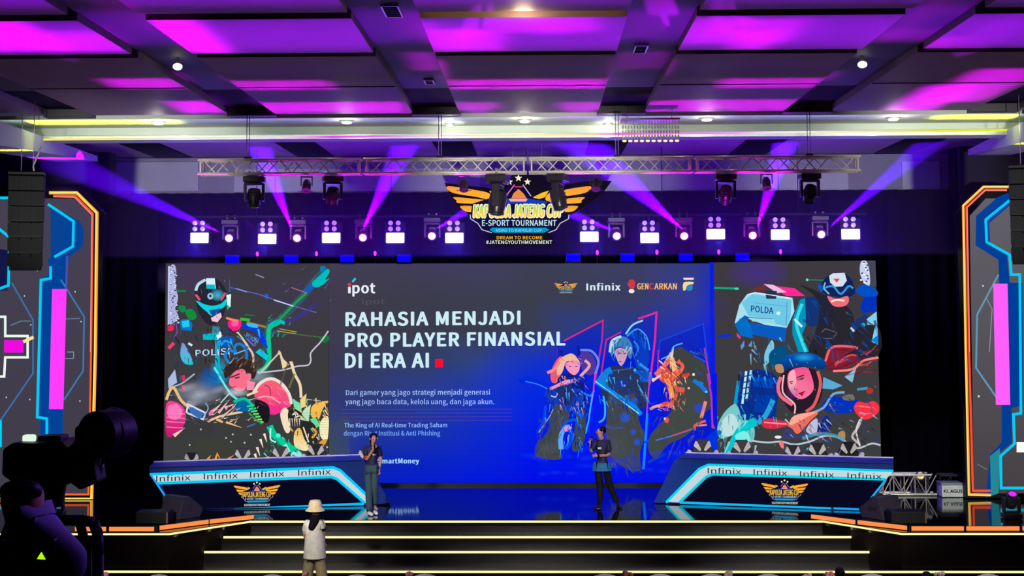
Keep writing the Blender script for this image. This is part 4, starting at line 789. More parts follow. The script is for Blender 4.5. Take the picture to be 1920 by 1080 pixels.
# ------------------------------------------------------------------ neon side panels
def side_panel(L):
    YP = 29.35; x_in = atY(176 if L else 1817, 938, YP).x; zt2 = atY(150 if L else 1840, 351, YP).z
    xo = x_in + (-6.4 if L else 6.4); dx = 1 if not L else -1
    P0 = (min(x_in, xo), YP, 0)
    side = 'left' if L else 'right'
    t = thing('neon_panel', 'tall dark LED side panel with neon outlines at the %s edge of the stage' % side, 'screen', P0)
    w = 6.4; zr = atY(183 if L else 1806, 400, YP).z; cut = 42 / 2560 * YP + .02
    if L: pl = [(0, SZ + .02), (w + .06, SZ + .02), (w + .1, zr), (w + .06 - cut, zt2), (0, zt2)]
    else: pl = [(-.06, SZ + .02), (w, SZ + .02), (w, zt2), (cut - .06, zt2), (-.1, zr)]
    MB().prism(pl, 0, .2).build('cabinet', BLK, t)
    A = Art(P0); A.T()
    if L:
        A.poly([(-250, 372), (143, 372), (174, 405), (166, 928), (-250, 928)], (70, 64, 82), 1, (64, 60, 72)); A.flush('panel_face', t)
        BD = (0, 66, 150)
        A.poly([(95, 385), (150, 415), (157, 430), (155, 462), (130, 482), (118, 560), (118, 870), (75, 870), (75, 520), (90, 518), (95, 480)], BD)
        A.poly([(90, 485), (127, 480), (125, 545), (98, 545)], BD)
        A.poly([(-60, 455), (16, 470), (14, 545), (-60, 545)], (20, 22, 70)); A.line([(22, 530), (62, 600), (62, 700), (0, 790)], 3, (60, 110, 170)); A.line([(114, 524), (158, 594), (156, 695), (120, 750)], 3, (60, 120, 180))
        A.line([(126, 480), (124, 545)], 4, (70, 80, 180)); A.line([(20, 610), (40, 602), (58, 602)], 2, (90, 130, 150)); A.line([(122, 598), (150, 597)], 2, (90, 120, 150)); A.line([(122, 672), (138, 672), (138, 660), (126, 660)], 1.5, (120, 150, 170))
        for x, y in ((70, 507), (46, 555), (141, 547), (152, 603), (56, 749), (150, 752), (12, 745), (58, 609), (106, 711), (30, 640)): A.ell(x, y, 1.3, 1.6, (190, 210, 225), 1, 7)
        A.flush('circuit_pattern', t)
        for pts in ([(90, 383), (138, 415), (137, 462), (102, 482)], [(95, 499), (95, 522), (77, 525), (70, 782), (88, 785), (88, 905), (70, 940)], [(-60, 371), (18, 371)], [(-40, 398), (18, 445), (16, 535), (-30, 552)], [(-30, 772), (1, 790), (1, 838)], [(-40, 922), (38, 922)], [(112, 880), (112, 920), (100, 924)]):
            A.line(pts, 5, (0, 205, 250))
        A.flush('cyan_neon_line', t)
        A.poly([(98, 542), (125, 542), (119, 767), (92, 767)], (255, 60, 252)); A.poly([(8, 638), (44, 638), (44, 661), (8, 661)], (240, 10, 225)); A.flush('magenta_bar', t)
        A.line([(-40, 594), (10, 594), (10, 630), (52, 630), (52, 670), (10, 670), (8, 706), (-40, 706)], 4.5, (235, 250, 240)); A.line([(44, 641), (63, 632)], 6, (250, 230, 150)); A.flush('white_cross_outline', t)
        A.line([(92, 361.5), (144, 361.5), (182, 399), (179, 660), (172, 936), (-60, 936)], 6, (255, 178, 50)); A.line([(94, 361), (144, 361), (180.5, 399), (177.5, 660), (171, 935), (-60, 935)], 2.4, (255, 235, 120))
        A.line([(100, 367.5), (141, 367.5), (174, 401), (171, 660), (166, 927), (-60, 927)], 3.6, (255, 95, 50)); A.line([(100, 369), (140, 370), (172.5, 403), (169.5, 660)], 1.5, (255, 150, 150)); A.flush('orange_neon_outline', t)
    else:
        A.poly([(1818, 405), (1848, 372), (2250, 372), (2250, 925), (1826, 925)], (98, 96, 104), 1, (70, 64, 68)); A.flush('panel_face', t)
        BD = (0, 62, 150)
        A.poly([(1889, 362), (1900, 372), (1905, 375), (1855, 418), (1856, 455), (1875, 470), (1888, 478), (1893, 530), (1917, 530), (1917, 760), (1897, 765), (1897, 830), (1872, 850), (1870, 920), (1848, 934), (1856, 852), (1878, 830), (1878, 700), (1872, 487), (1829, 460), (1830, 405), (1870, 370)], BD)
        A.poly([(1856, 855), (1875, 840), (1872, 925), (1858, 930)], (40, 140, 150), .9)
        A.line([(1872, 515), (1832, 590), (1830, 690), (1868, 745)], 3.5, (100, 160, 200), .8); A.line([(1850, 560), (1860, 580), (1855, 660)], 1.5, (140, 150, 170)); A.ell(1835, 743, 2, 2, (210, 220, 220)); A.ell(1843, 536, 1.6, 1.6, (220, 225, 230)); A.line([(1832, 870), (1850, 880)], 2, (130, 130, 130), .6)
        A.flush('circuit_pattern', t)
        for pts in ([(1900, 370), (1848, 412), (1850, 454), (1893, 478), (1896, 515), (1912, 515), (1914, 775), (1900, 777), (1902, 832), (1876, 855), (1877, 915), (2000, 915)],): A.line(pts, 5, (0, 205, 250))
        A.flush('cyan_neon_line', t); A.poly([(1862, 532), (1889, 532), (1894, 759), (1867, 759)], (255, 95, 250)); A.flush('magenta_bar', t)
        A.poly([(1906, 829), (1960, 829), (1960, 848), (1906, 848)], (255, 255, 250)); A.flush('white_light_patch', t)
        A.line([(1893, 350.5), (1844, 350.5), (1806, 386), (1811, 660), (1817, 927), (1858, 928)], 5, (255, 170, 50)); A.line([(1893, 350), (1844, 350), (1806, 385), (1810, 660), (1816, 928), (1858, 929)], 2, (255, 230, 130))
        A.line([(1888, 356.5), (1847, 356.5), (1812, 389), (1817, 660), (1824, 920), (1857, 920)], 4, (255, 80, 60)); A.line([(1888, 356.5), (1847, 356.5), (1813.5, 389), (1818, 660)], 1.5, (255, 150, 150)); A.flush('orange_neon_outline', t)
side_panel(True); side_panel(False)

# ------------------------------------------------------------------ caster desks
def desk(L):
    if L: A0 = atZ(325, 957, SZ); B0 = atZ(700, 948, SZ)
    else: A0 = atZ(1230, 944, SZ); B0 = atZ(1615, 958, SZ)
    d = (B0 - A0); d.z = 0; d.normalize(); P0 = Vector((A0.x, A0.y, 0))
    t = thing('caster_desk', 'long slanted navy desk with cyan neon frame on the %s side of the stage' % ('left' if L else 'right'), 'desk', P0, rot_of(d))
    A = Art(P0, d, off=.012)
    if L: out = [(280, 877), (677, 863), (684, 868), (733, 943), (690, 949), (325, 959), (280, 888)]
    else: out = [(1275, 859), (1675, 869), (1675, 880), (1617, 958), (1290, 948), (1226, 942), (1264, 863)]
    pl = []
    for q in out:
        s_, z_ = A.pt(*q); pl.append((s_, max(z_, SZ + .002)))
    MB().prism(pl, 0, .75).build('body', NAVY, t)
    tp = [p for p in pl if p[1] > 1.7][:2] if L else pl[0:2]
    a, b_ = pl[0], pl[1]; mx = ((a[0] + b_[0]) / 2, (a[1] + b_[1]) / 2); an = math.atan2(b_[1] - a[1], b_[0] - a[0])
    MB().box((mx[0], .36, mx[1] + .012), (math.hypot(b_[0] - a[0], b_[1] - a[1]), .82, .022), rot=(0, -an, 0)).build('desktop', NAVY, t); MB().box((mx[0], .77, mx[1] + .03), (math.hypot(b_[0] - a[0], b_[1] - a[1]), .03, .03), rot=(0, -an, 0)).build('edge_trim', mat('desk_edge', (205, 212, 230), .4), t)
    if L:
        A.poly([(302, 906), (622, 895), (633, 899), (678, 943), (324, 956)], (8, 8, 32)); A.flush('dark_front', t)
        A.poly([(284, 891), (622, 877), (640, 884), (690, 928), (686, 944), (632, 896), (620, 893), (296, 905)], (196, 216, 222)); A.flush('pale_band', t)
        C1 = (0, 205, 255)
        A.line([(281, 889.5), (625, 876.5), (638, 882), (688, 929)], 5, C1); A.line([(296, 906), (621, 894), (632, 898), (684, 943)], 5, C1)
        A.line([(283, 890), (323, 950)], 3.5, (40, 160, 250)); A.line([(375, 958), (433, 956)], 5, (20, 170, 250)); A.line([(438, 956), (682, 945)], 6, (20, 185, 250)); A.flush('cyan_neon_frame', t)
        for x0, x1, y0, y1 in ((293, 357, 892, 902), (382, 446, 888, 898), (469, 533, 884.5, 895), (559, 620, 881, 891)):
            A.text('Infinix', (x0, y0 - 1), (x1, y0 - 3.5), (x0, y0 + 11), (10, 14, 40), .004); A.flush('sponsor_lettering', t)
        A.T(482 - .0653 * 850, 885.5, .0653, .0735, -.012); emblem(A, False); A.flush('winged_emblem', t)
    else:
        A.poly([(1276, 942), (1330, 893), (1660, 898), (1617, 952)], (8, 8, 32)); A.flush('dark_front', t)
        A.poly([(1250, 941), (1313, 879), (1325, 873), (1675, 882), (1662, 898), (1335, 891), (1325, 895), (1274, 942)], (196, 216, 222)); A.flush('pale_band', t)
        C1 = (0, 215, 240)
        A.line([(1249, 942), (1311, 879), (1328, 871.5), (1675, 883)], 4.5, C1); A.line([(1274, 942), (1324, 894), (1336, 889), (1660, 898.5)], 5, C1)
        A.line([(1661, 899), (1619, 952)], 3.5, (30, 170, 250)); A.line([(1275, 942.5), (1558, 954)], 5.5, (20, 185, 250)); A.line([(1563, 954), (1615, 956)], 5.5, (20, 170, 250)); A.flush('cyan_neon_frame', t)
        for x0, x1, y0 in ((1327, 1390, 877), (1413, 1476, 879.5), (1500, 1564, 883), (1589, 1653, 886)):
            A.text('Infinix', (x0, y0 - 1), (x1, y0 + 1), (x0, y0 + 10.5), (10, 14, 40), .004); A.flush('sponsor_lettering', t)
        A.T(1471.5 - .0655 * 850, 880.5, .0655, .0735, .012); emblem(A, False); A.flush('winged_emblem', t)
    return t, P0, d
dl = desk(True); dr = desk(False)

# ------------------------------------------------------------------ gaming chairs
def gaming_chair(label):
    t = thing('gaming_chair', label, 'chair', (0, 0, 0), 0, 'gaming chairs behind the desks')
    b = MB(); b.prism([(-.2, .5), (.2, .5), (.27, .8), (.25, 1.0), (.17, 1.16), (.13, 1.27), (-.13, 1.27), (-.17, 1.16), (-.25, 1.0), (-.27, .8)], .18, .28); b.build('backrest', mat('chair_leather', (20, 20, 24), .4), t, .02)
    for s in (-1, 1):
        MB().prism([(s * .03, 1.04), (s * .06, 1.0), (s * .2, 1.12), (s * .155, 1.24), (s * .12, 1.22)], .165, .185).build('white_chevron', WHITE, t)
        MB().prism([(s * .17, .86), (s * .22, .8), (s * .36, .98), (s * .33, 1.04), (s * .27, 1.02)], .12, .2).build('side_bolster', WHITE, t, .01)
        MB().box((s * .3, -.02, .68), (.07, .28, .04)).cyl((s * .3, 0, .46), (s * .3, 0, .68), .02).build('armrest', BLK, t)
    MB().box((0, -.03, .46), (.5, .5, .1)).build('seat', mat('chair_leather', (20, 20, 24), .4), t, .03)
    MB().cyl((0, 0, .1), (0, 0, .42), .03).build('gas_lift', DGREY, t)
    for k in range(5):
        a = k * 2 * PI / 5; MB().cyl((0, 0, .1), (.3 * math.cos(a), .3 * math.sin(a), .06), .022, .015).build('base_leg', BLK, t)
        MB().ball((.3 * math.cos(a), .3 * math.sin(a), .031), .03, 0, 8, 6).build('caster', BLK, t)
    return t
ch0 = None
for i, (x, y, s) in enumerate([(355, 850, 0), (453, 842, 0), (524, 839, 0), (588, 834, 0), (683, 843, 0), (1318, 825, 1), (1394, 827, 1), (1490, 836, 1), (1537, 832, 1), (1597, 830, 1)]):
    side, k = ('left', i) if s == 0 else ('right', i - 5)
    lab = 'black and white gaming chair behind the %s desk, %s' % (side, ORD[k]) if i != 4 else 'gaming chair mostly hidden behind the woman holding a microphone'
    if ch0 is None: ch0 = gaming_chair(lab); o = ch0
    else: o = dup(ch0, None, lab)
    _, P_, d_ = (dl, dr)[s]; xx = atY(x, y, 29.3).x; Yk = P_.y + (xx - P_.x) / d_.x * d_.y + 1.2 + (.45 if i in (7, 9) else 0)
    q = atY(x, y, Yk); o.location = (q.x, Yk, SZ + .001); k_ = (q.z - SZ) / 1.27; o.scale = (k_,) * 3
    o.rotation_euler = (0, 0, random.uniform(-.2, .2))

# ------------------------------------------------------------------ front truss
YT = 24.65; a_ = atY(372, 312, YT); b_ = atY(1613, 310, YT); zT = (a_.z + b_.z) / 2; nsec = 4; L_ = (b_.x - a_.x) / nsec
tr = thing('lighting_truss', 'silver aluminium box truss hanging above the stage front', 'truss', (a_.x, YT, zT))
h = .125
for k in range(nsec):
    m_ = MB(); x0, x1 = k * L_ + .02, (k + 1) * L_ - .02
    for sy in (-h, h):
        for sz in (-h, h): m_.cyl((x0, sy, sz), (x1, sy, sz), .025, n=10)
    for x in (x0 + .05, x1 - .05):
        for s in (-h, h): m_.cyl((x, s, -h), (x, s, h), .016, n=8); m_.cyl((x, -h, s), (x, h, s), .016, n=8)
    nd = 12; dx = (x1 - x0 - .2) / nd
    for i in range(nd):
        xa, xb = x0 + .1 + i * dx, x0 + .1 + (i + 1) * dx; s = 1 if i % 2 else -1
        m_.cyl((xa, -h, -h * s), (xb, -h, h * s), .011, n=6); m_.cyl((xa, h, h * s), (xb, h, -h * s), .011, n=6)
        m_.cyl((xa, -h * s, h), (xb, h * s, h), .009, n=6); m_.cyl((xa, -h * s, -h), (xb, h * s, -h), .009, n=6)
    m_.build('truss_section', TRUSS, tr)
for i, x in enumerate((465, 825, 1157, 1517)):
    p = atY(x, 290, YT); t = thing('truss_hanger', ORD[i] + ' of the four wire hangers holding the silver truss', 'hanger', (p.x, YT, zT + h + .02), 0, 'hangers above the silver truss')
    H_ = ZC - zT - h - .05
    MB().cyl((-.025, 0, 0), (-.025, 0, H_), .007, n=6).cyl((.025, 0, 0), (.025, 0, H_), .007, n=6).build('steel_wire', mat('hanger_steel', (190, 150, 220), .4, .5), t)
    MB().box((0, 0, .02), (.12, .1, .05)).build('clamp', DGREY, t); MB().box((0, 0, H_), (.14, .1, .03)).build('ceiling_plate', DGREY, t)

# ------------------------------------------------------------------ fixtures
def mover(label, group, sc=1.0, tilt=0, lens_mat=None, up=False, loc=(0, 0, 0), rz=0):
    """moving head; hangs below its origin, or stands on it when up"""
    t = thing('moving_head_light', label, 'stage light', loc, rz, group); g = 1 if up else -1
    def V(x, y, z): return (x * sc, y * sc, g * z * sc)
    c = MB(); 
    if not up:
        for s in (-1, 1): c.cyl(V(s * .09, 0, -.02), V(s * .09, 0, -.1), .025 * sc, n=8)
        c.build('clamp', ALU, t)
    MB().box(V(0, 0, .06), (.4 * sc, .3 * sc, .11 * sc)).box(V(0, 0, .12), (.3 * sc, .22 * sc, .03 * sc)).build('base', mat('fixture_plastic', (30, 28, 34), .35), t, .015 * sc)
    y_ = MB()
    for s in (-1, 1): y_.box(V(s * .17, 0, .3), (.05 * sc, .12 * sc, .34 * sc))
    y_.box(V(0, 0, .15), (.36 * sc, .14 * sc, .04 * sc)); y_.build('yoke', mat('fixture_plastic', (30, 28, 34), .35), t, .01 * sc)
    q = Matrix.Rotation(tilt, 3, 'X'); piv = Vector(V(0, 0, .38)); hd = MB()
    qq = Quaternion((1, 0, 0), tilt) if up else Quaternion((1, 0, 0), tilt) @ Quaternion((1, 0, 0), PI)
    hd.lathe([(.05 * sc, -.16 * sc), (.11 * sc, -.14 * sc), (.13 * sc, -.04 * sc), (.13 * sc, .06 * sc), (.115 * sc, .16 * sc), (.12 * sc, .17 * sc), (.12 * sc, .2 * sc), (.09 * sc, .2 * sc)], piv, 18, 0, qq)
    for k in range(4): hd.box(piv + qq @ Vector((0, .125 * sc, (-.1 + k * .05) * sc)), (.14 * sc, .02 * sc, .015 * sc))
    ho = hd.build('head', mat('fixture_head', (44, 42, 48), .3), t)
    MB().lathe([(.088 * sc, .195 * sc), (.085 * sc, .21 * sc), (.05 * sc, .222 * sc)], piv, 16, 0, qq).build('lens', lens_mat or mat('dark_lens', (60, 60, 80), .05), ho)
    return t
GF = 'moving heads under the silver truss'
for i, (x, tl, tt, rz) in enumerate(((477, 388, .1, .1), (624, 383, .5, .3), (933, 402, .15, 1.4), (1046, 393, -.25, 1.3), (1360, 383, .9, 0), (1518, 380, .7, .05))):
    top = zT - h - .045; p = atY(x, 330, YT - .02); bot = atY(x, tl, YT).z; sc = (top - bot) / .58
    names = ['grey moving head hanging pointing straight down nearest the left truss end', 'tilted moving head hanging beside a small spotlight left of centre', 'tall dark moving head hanging in front of the left wing of the emblem', 'tall dark moving head hanging before the right end of the emblem lettering', 'moving head with chrome lens ring hanging right of the emblem', 'moving head hanging nearest the right truss end']
    mover(names[i], GF, min(1.25, max(.9, sc)), tt, None, False, (p.x, YT - .02, top), rz)
def parcan(label, loc):
    t = thing('par_can_light', label, 'stage light', loc, 0, 'small spotlights under the silver truss')
    y_ = MB().box((0, 0, -.03), (.2, .03, .02))
    for s in (-1, 1): y_.box((s * .1, 0, -.11), (.015, .03, .18))
    y_.build('yoke', BLK, t); MB().lathe([(.05, .12), (.075, .06), (.08, -.08), (.085, -.1), (.06, -.1)], (0, 0, -.2), 14, 0, Quaternion((1, 0, 0), -.5)).build('can', mat('can_paint', (24, 22, 28), .4), t)
    b = MB()
    for a in range(4): b.box((.11 * math.cos(a * PI / 2), -.08 + .07 * math.sin(a * PI / 2), -.3), (.05, .05, .008))
    b.build('barn_door', BLK, t); return t
for i, (x, lab) in enumerate(((575, 'small black spotlight hanging between the two left moving heads'), (870, 'small black spotlight hanging over the tip of the left orange wing'), (1117, 'small black spotlight hanging over the tip of the right orange wing'), (1437, 'small black spotlight hanging between the two right moving heads'))):
    p = atY(x, 330, YT - .05); parcan(lab, (p.x, YT - .05, zT - h - .03))

# rear pipe with white strobes, magenta beam heads and blue floods
YR = 30.2
pz_ = atY(980, 404, YR).z; pa, pb = atY(355, 404, YR), atY(1625, 404, YR)
pipe = thing('lighting_pipe', 'long black lighting pipe above the main screen', 'pipe', (pa.x, YR, pz_))
MB().cyl((0, 0, 0), (pb.x - pa.x, 0, 0), .03).build('tube', BLK, pipe)
for k in range(5): x = (pb.x - pa.x) * (k + .5) / 5; MB().cyl((x, 0, 0), (x, 0, ZC - pz_ - .01), .008, n=6).build('drop_wire', BLK, pipe)
SX = [(374, 446), (501, 448), (621, 446), (741, 446), (852, 446), (1105, 444), (1218, 446), (1342, 439), (1463, 440), (1595, 439)]
t0 = None; sc_px = F / YR * 1.0
for i, (x, y) in enumerate(SX):
    lab = 'white strobe with four round lenses above the screen, %s' % ORD[i]; p = atY(x, y, YR - .12)
    if t0 is None:
        t0 = thing('strobe_light', lab, 'stage light', p, 0, 'white strobes above the main screen')
        MB().box((0, .08, .1), (.46, .12, .5)).build('housing', BLK, t0, .02)
        MB().box((0, .0, 0), (.4, .03, .22)).build('strobe_panel', glow('strobe_white', (245, 245, 255), 3.2), t0, .02)
        for a in (-.085, .085):
            for c in (.2, .33):
                l = MB().lathe([(.055, 0), (.05, .03), (.02, .035)], (a - .02, .01, c), 14, 0, Quaternion((1, 0, 0), PI / 2)).build('round_lens', mat('strobe_lens', (190, 190, 215), .2, emit=.25), t0)
        MB().cyl((0, .12, .33), (0, .12, pz_ - p.z), .015).build('bracket', BLK, t0); o = t0
    else: o = dup(t0, p, lab)
    point(p + Vector((0, -.55, -.05)), (.08, .0, 1), 85, .2)
    q = spot(p + Vector((0, -.35, -.02)), p + Vector((0, -.6, -1.2)), (.12, .08, 1), 160, 150, 1, .12)
BX = [(427, 441, (200, 340)), (555, 441, (478, 250)), (679, 440, (760, 270)), (809, 437, (935, 360)), (1157, 437, (1020, 380)), (1284, 437, (1120, 290)), (1413, 436, (1465, 290)), (1542, 434, (1740, 270))]
GB = 'magenta beam heads above the main screen'; mgl = glow('magenta_lens', (255, 120, 255), 6)
for i, (x, y, to) in enumerate(BX):
    p = atY(x, y, YR - .3); big = i in (1, 2, 5, 6)
    t = mover('magenta beam head above the screen, %s' % ORD[i], GB, .95, -1.25, mgl, False, (p.x, YR, p.z + .38 * .95))
    MB().cyl((0, 0, 0), (0, 0, pz_ - p.z - .36), .012).build('bracket', BLK, t)
    # the beam leaves the lens towards the ceiling in front
    tg = atY(to[0], to[1], YR - 1.6); s = Vector((p.x, YR - .55, p.z)); dv = (tg - s).normalized()
    spot(s + dv * .12, tg, (.16, .0, 1), 90000 if big else 50000, 17 if big else 12, .6, .02)
    point(s + Vector((0, -.06, -.02)), (1, .02, .7), 14 if big else 6, .08)
FX = [(434, 484), (545, 484), (650, 482), (757, 481), (1075, 486), (1177, 485), (1286, 479), (1393, 481)]
zsc = zt_ + .012; t0 = None
for i, (x, y) in enumerate(FX):
    p = atY(x, y, YS - .1); lab = 'deep blue flood light standing on top of the screen, ' + ORD[i]
    if t0 is None:
        t0 = thing('flood_light', lab, 'stage light', (p.x, YS - .02, zsc), 0, 'blue floods on the screen top')
        MB().box((0, .05, .13), (.34, .1, .2)).build('housing', BLK, t0, .01); MB().box((0, -.01, .13), (.31, .02, .17)).build('led_face', glow('blue_face', (5, 0, 255), 1.2), t0)
        MB().box((-.17, .05, .05), (.015, .06, .1)).box((.17, .05, .05), (.015, .06, .1)).box((0, .05, .006), (.36, .08, .012)).build('stand', BLK, t0)
    else: dup(t0, (p.x, YS - .02, zsc), lab)
t0 = None  # reflection glints above the screen, built as small glowing balls
for i, (x, y) in enumerate([(482, 476), (593, 477), (703, 476), (1120, 478), (1232, 477), (1348, 473), (1464, 472)]):
    p = atY(x, y, YS - .05); lab = 'tiny pink indicator spot on a stem above the screen, ' + ORD[i]
    if t0 is None:
        t0 = thing('pink_glint', lab, 'stage light', (p.x, YS, zsc), 0, 'pink pin spots on the screen top')
        MB().cyl((0, .02, 0), (0, .02, p.z - zsc), .015).build('stem', BLK, t0); MB().ball((0, -.02, p.z - zsc), (.035, .03, .06), 0, 10, 6).build('lamp', glow('pink_glint_glow', (255, 60, 220), 1.3), t0)
    else: dup(t0, (p.x, YS, zsc), lab)

# hanging winged sign
YG = 28.4; P0 = Vector((atY(982, 400, YG).x, YG, 0)); sg = thing('winged_sign', 'winged esports tournament sign hanging above the centre of the screen', 'sign', P0)
A = Art(P0); A.T(800, 280, .2037)
OL = [(160, 308), (330, 330), (540, 350), (640, 380), (720, 290), (790, 235), (1060, 232), (1160, 290), (1130, 350), (1420, 300), (1560, 285), (1705, 290), (1620, 405), (1500, 500), (1420, 560), (1300, 610), (1320, 650), (1220, 700), (1130, 780), (1180, 860), (1150, 885), (560, 885), (545, 850), (620, 790), (560, 770), (470, 690), (390, 640), (380, 590), (300, 540), (220, 420)]
MB().prism([A.pt(*q) for q in OL], 0, .12).build('backing_board', mat('sign_board', (12, 5, 24), .7, spec=.05), sg)
emblem(A); A.flush('lit_artwork', sg)
zs = max(A.pt(850, 232)[1], 7); w_ = MB()
for x in (790, 1060): s_ = A.pt(x, 240); w_.cyl((s_[0], .06, s_[1] - .05), (s_[0], .06, ZC - .03), .006, n=6)
w_.build('hanging_wire', ALU, sg)

# line arrays
def line_array(L):
    if L: x0, x1, y0, y1 = 17, 82, 325, 498
    else: x0, x1, y0, y1 = 1893, 1960, 312, 486
    Y = 23.6; p = atY((x0 + x1) / 2, y0, Y); q = atY((x0 + x1) / 2, y1, Y); w = (x1 - x0) / F * Y * 1.0; H = p.z - q.z; n = 6
    t = thing('line_array_speaker', 'tall black hanging line array loudspeaker at the %s of the stage' % ('left' if L else 'right'), 'loudspeaker', (p.x, Y, p.z), (-.35 if L else .35))
    MB().box((0, .2, .0), (w, .5, .04)).build('fly_frame', DGREY, t)
    z = -.03; s = -1 if L else 1
    for k in range(n):
        hk = H / n; a = .02 + k * k * .012; dy = .02 * k * k * .35
        m = MB().box((0, .22 + dy, z - hk / 2), (w * (1 - .02 * k), .42, hk * .96), rot=(a, 0, 0)); c = m.build('speaker_cabinet', mat('array_paint', (14, 15, 18), .5), t, .01)
        g = MB()
        for j in range(3): g.box((-w / 2 + w * (j + .5) / 3, .0 + dy, z - hk / 2), (w / 3 * .93, .015, hk * .86), rot=(a, 0, 0))
        g.build('grille', mat('array_grille', (20, 23, 27), .6, bump=.4, scale=60), c); z -= hk
    top = ZC + .5 - p.z
    MB().cyl((-.1, .2, 0), (-.1, .2, top), .008, n=6).cyl((.1, .2, 0), (.1, .2, top), .008, n=6).build('chain', ALU, t)
    MB().tube([(.12, .2, .02), (.1, .18, .15), (.16, .15, .3), (.22, .2, .5)], .015).build('cable', mat('cable_white', (170, 170, 180), .5), t)
    t.rotation_euler = (0, 0, .3 if L else -.3)
line_array(True); line_array(False)

# wedge monitors, sub boxes, floor movers, road case, floor truss
def wedge(px, py, rz, lab):
    p = atZ(px, py, SZ); t = thing('wedge_monitor', lab, 'loudspeaker', (p.x, p.y, SZ + .001), rz, 'wedge monitors on the stage edge')
    v = [(-.3, 0), (.22, 0), (.3, .16), (-.05, .42), (-.18, .42)]
    b = MB(); n = 5; b.add([(-.3, y, z) for y, z in v] + [(.3, y, z) for y, z in v], [(0, 1, 2, 3, 4), (9, 8, 7, 6, 5)] + [(i, (i + 1) % n, n + (i + 1) % n, n + i) for i in range(n)]); b.build('cabinet', mat('wedge_paint', (46, 42, 54), .55), t, .012)
    a = math.atan2(.26, -.35); b = MB().box((0, .135, .3), (.54, .4, .015), rot=(-.639, 0, 0)); b.build('grille', mat('array_grille', (20, 23, 27), .6), t)
    MB().box((-.305, -.05, .2), (.01, .16, .06)).build('handle', DGREY, t)
wedge(340, 969, -.65, 'grey wedge stage monitor left of the left desk'); wedge(1652, 970, .65, 'grey wedge stage monitor right of the right desk')
for px, py, lab, w in ((283, 984, 'low flat black equipment box on the left stage wing', .62), (1706, 984, 'low flat black equipment box on the right stage wing', .66)):
    p = atZ(px, py, SZ); t = thing('equipment_box', lab, 'box', (p.x, p.y + .25, SZ + .001)); MB().box((0, 0, .12), (w, .4, .22)).build('case', mat('case_black', (17, 16, 18), .5), t, .01)
    MB().box((w / 2 - .02, -.19, .12), (.03, .04, .2)).build('corner_strip', mat('corner_metal', (90, 70, 50), .5), t)
for px, py, lab in ((104, 968, 'floor moving head with purple lens on the left stage wing'), (1897, 972, 'floor moving head with purple lens on the right stage wing')):
    p = atZ(px, py, SZ); mover(lab, 'floor moving heads on the wings', .85, .5, glow('violet_lens', (190, 40, 255), 1.5), True, (p.x, p.y, SZ + .001))
p = atZ(1787, 933, SZ); t = thing('road_case', 'white lidded road case with black lettering beside the right neon panel', 'case', (p.x, p.y + .2, SZ + .001))
MB().box((0, 0, .13), (.46, .4, .24)).build('body', mat('case_white', (205, 215, 205), .5), t, .01); MB().box((0, .02, .275), (.48, .4, .06)).build('lid', mat('case_lid', (120, 135, 125), .5), t, .01)
A = Art((p.x, p.y, 0)); tt = bpy.data.curves.new('lettering', 'FONT'); tt.body = 'KI. AGUS'; tt.size = .1; tt.align_x = 'CENTER'; tt.offset = .003
to_ = bpy.data.objects.new('lettering', tt); C.objects.link(to_); dg = bpy.context.evaluated_depsgraph_get(); me = bpy.data.meshes.new_from_object(to_.evaluated_get(dg)); bpy.data.objects.remove(to_)
me.materials.clear(); me.materials.append(BLK); lo = bpy.data.objects.new('lettering', me); C.objects.link(lo); lo.parent = t; lo.location = (0, -.203, .1); lo.rotation_euler = (PI / 2, 0, 0)
# low truss lying behind the right desk
a = atZ(1640, 926, SZ); YFt = 30.0; xa, xb = atY(1652, 900, YFt).x, atY(1752, 900, YFt).x; zlo = SZ + .03; zhi = atY(1700, 889, YFt).z
t = thing('floor_truss', 'silver truss piece standing behind the right desk end', 'truss', (xa, YFt, 0)); m = MB(); w = xb - xa
for y in (-.15, .15):
    m.cyl((0, y, zhi), (w * .9, y, zhi), .03); m.cyl((0, y, zlo), (w, y, zlo), .03)
    for k in range(5): m.cyl((w * k / 5, y, zlo), (w * k / 5, y, zhi), .015, n=8); m.cyl((w * k / 5, y, zhi if k % 2 else zlo), (w * (k + 1) / 5, y, zlo if k % 2 else zhi), .012, n=8)
m.build('frame', ALU, t)
t = thing('floor_truss', 'dark painted truss piece between silver truss and white case', 'truss', (xb + .1, YFt + .05, 0)); m = MB()
for y in (-.12, .12):
    m.cyl((0, y, zhi - .02), (.75, y, zhi - .02), .03); m.cyl((0, y, zlo), (.75, y, zlo), .03)
    for k in range(4): m.cyl((.72 * k / 3, y, zlo), (.72 * k / 3, y, zhi - .02), .014, n=8)
    for k in range(3): m.cyl((.72 * k / 3, y, zlo), (.72 * (k + 1) / 3, y, zhi - .02), .012, n=8)
m.build('frame', mat('dark_truss', (44, 42, 46), .5, .3), t)
p = atZ(1732, 930, SZ); mover('dark floor spotlight with warm glint before the low truss', 'spare floor light', .9, 1.1, mat('warm_lens', (230, 200, 120), .15, emit=.4), True, (p.x, p.y + .2, SZ + .001), -.3)
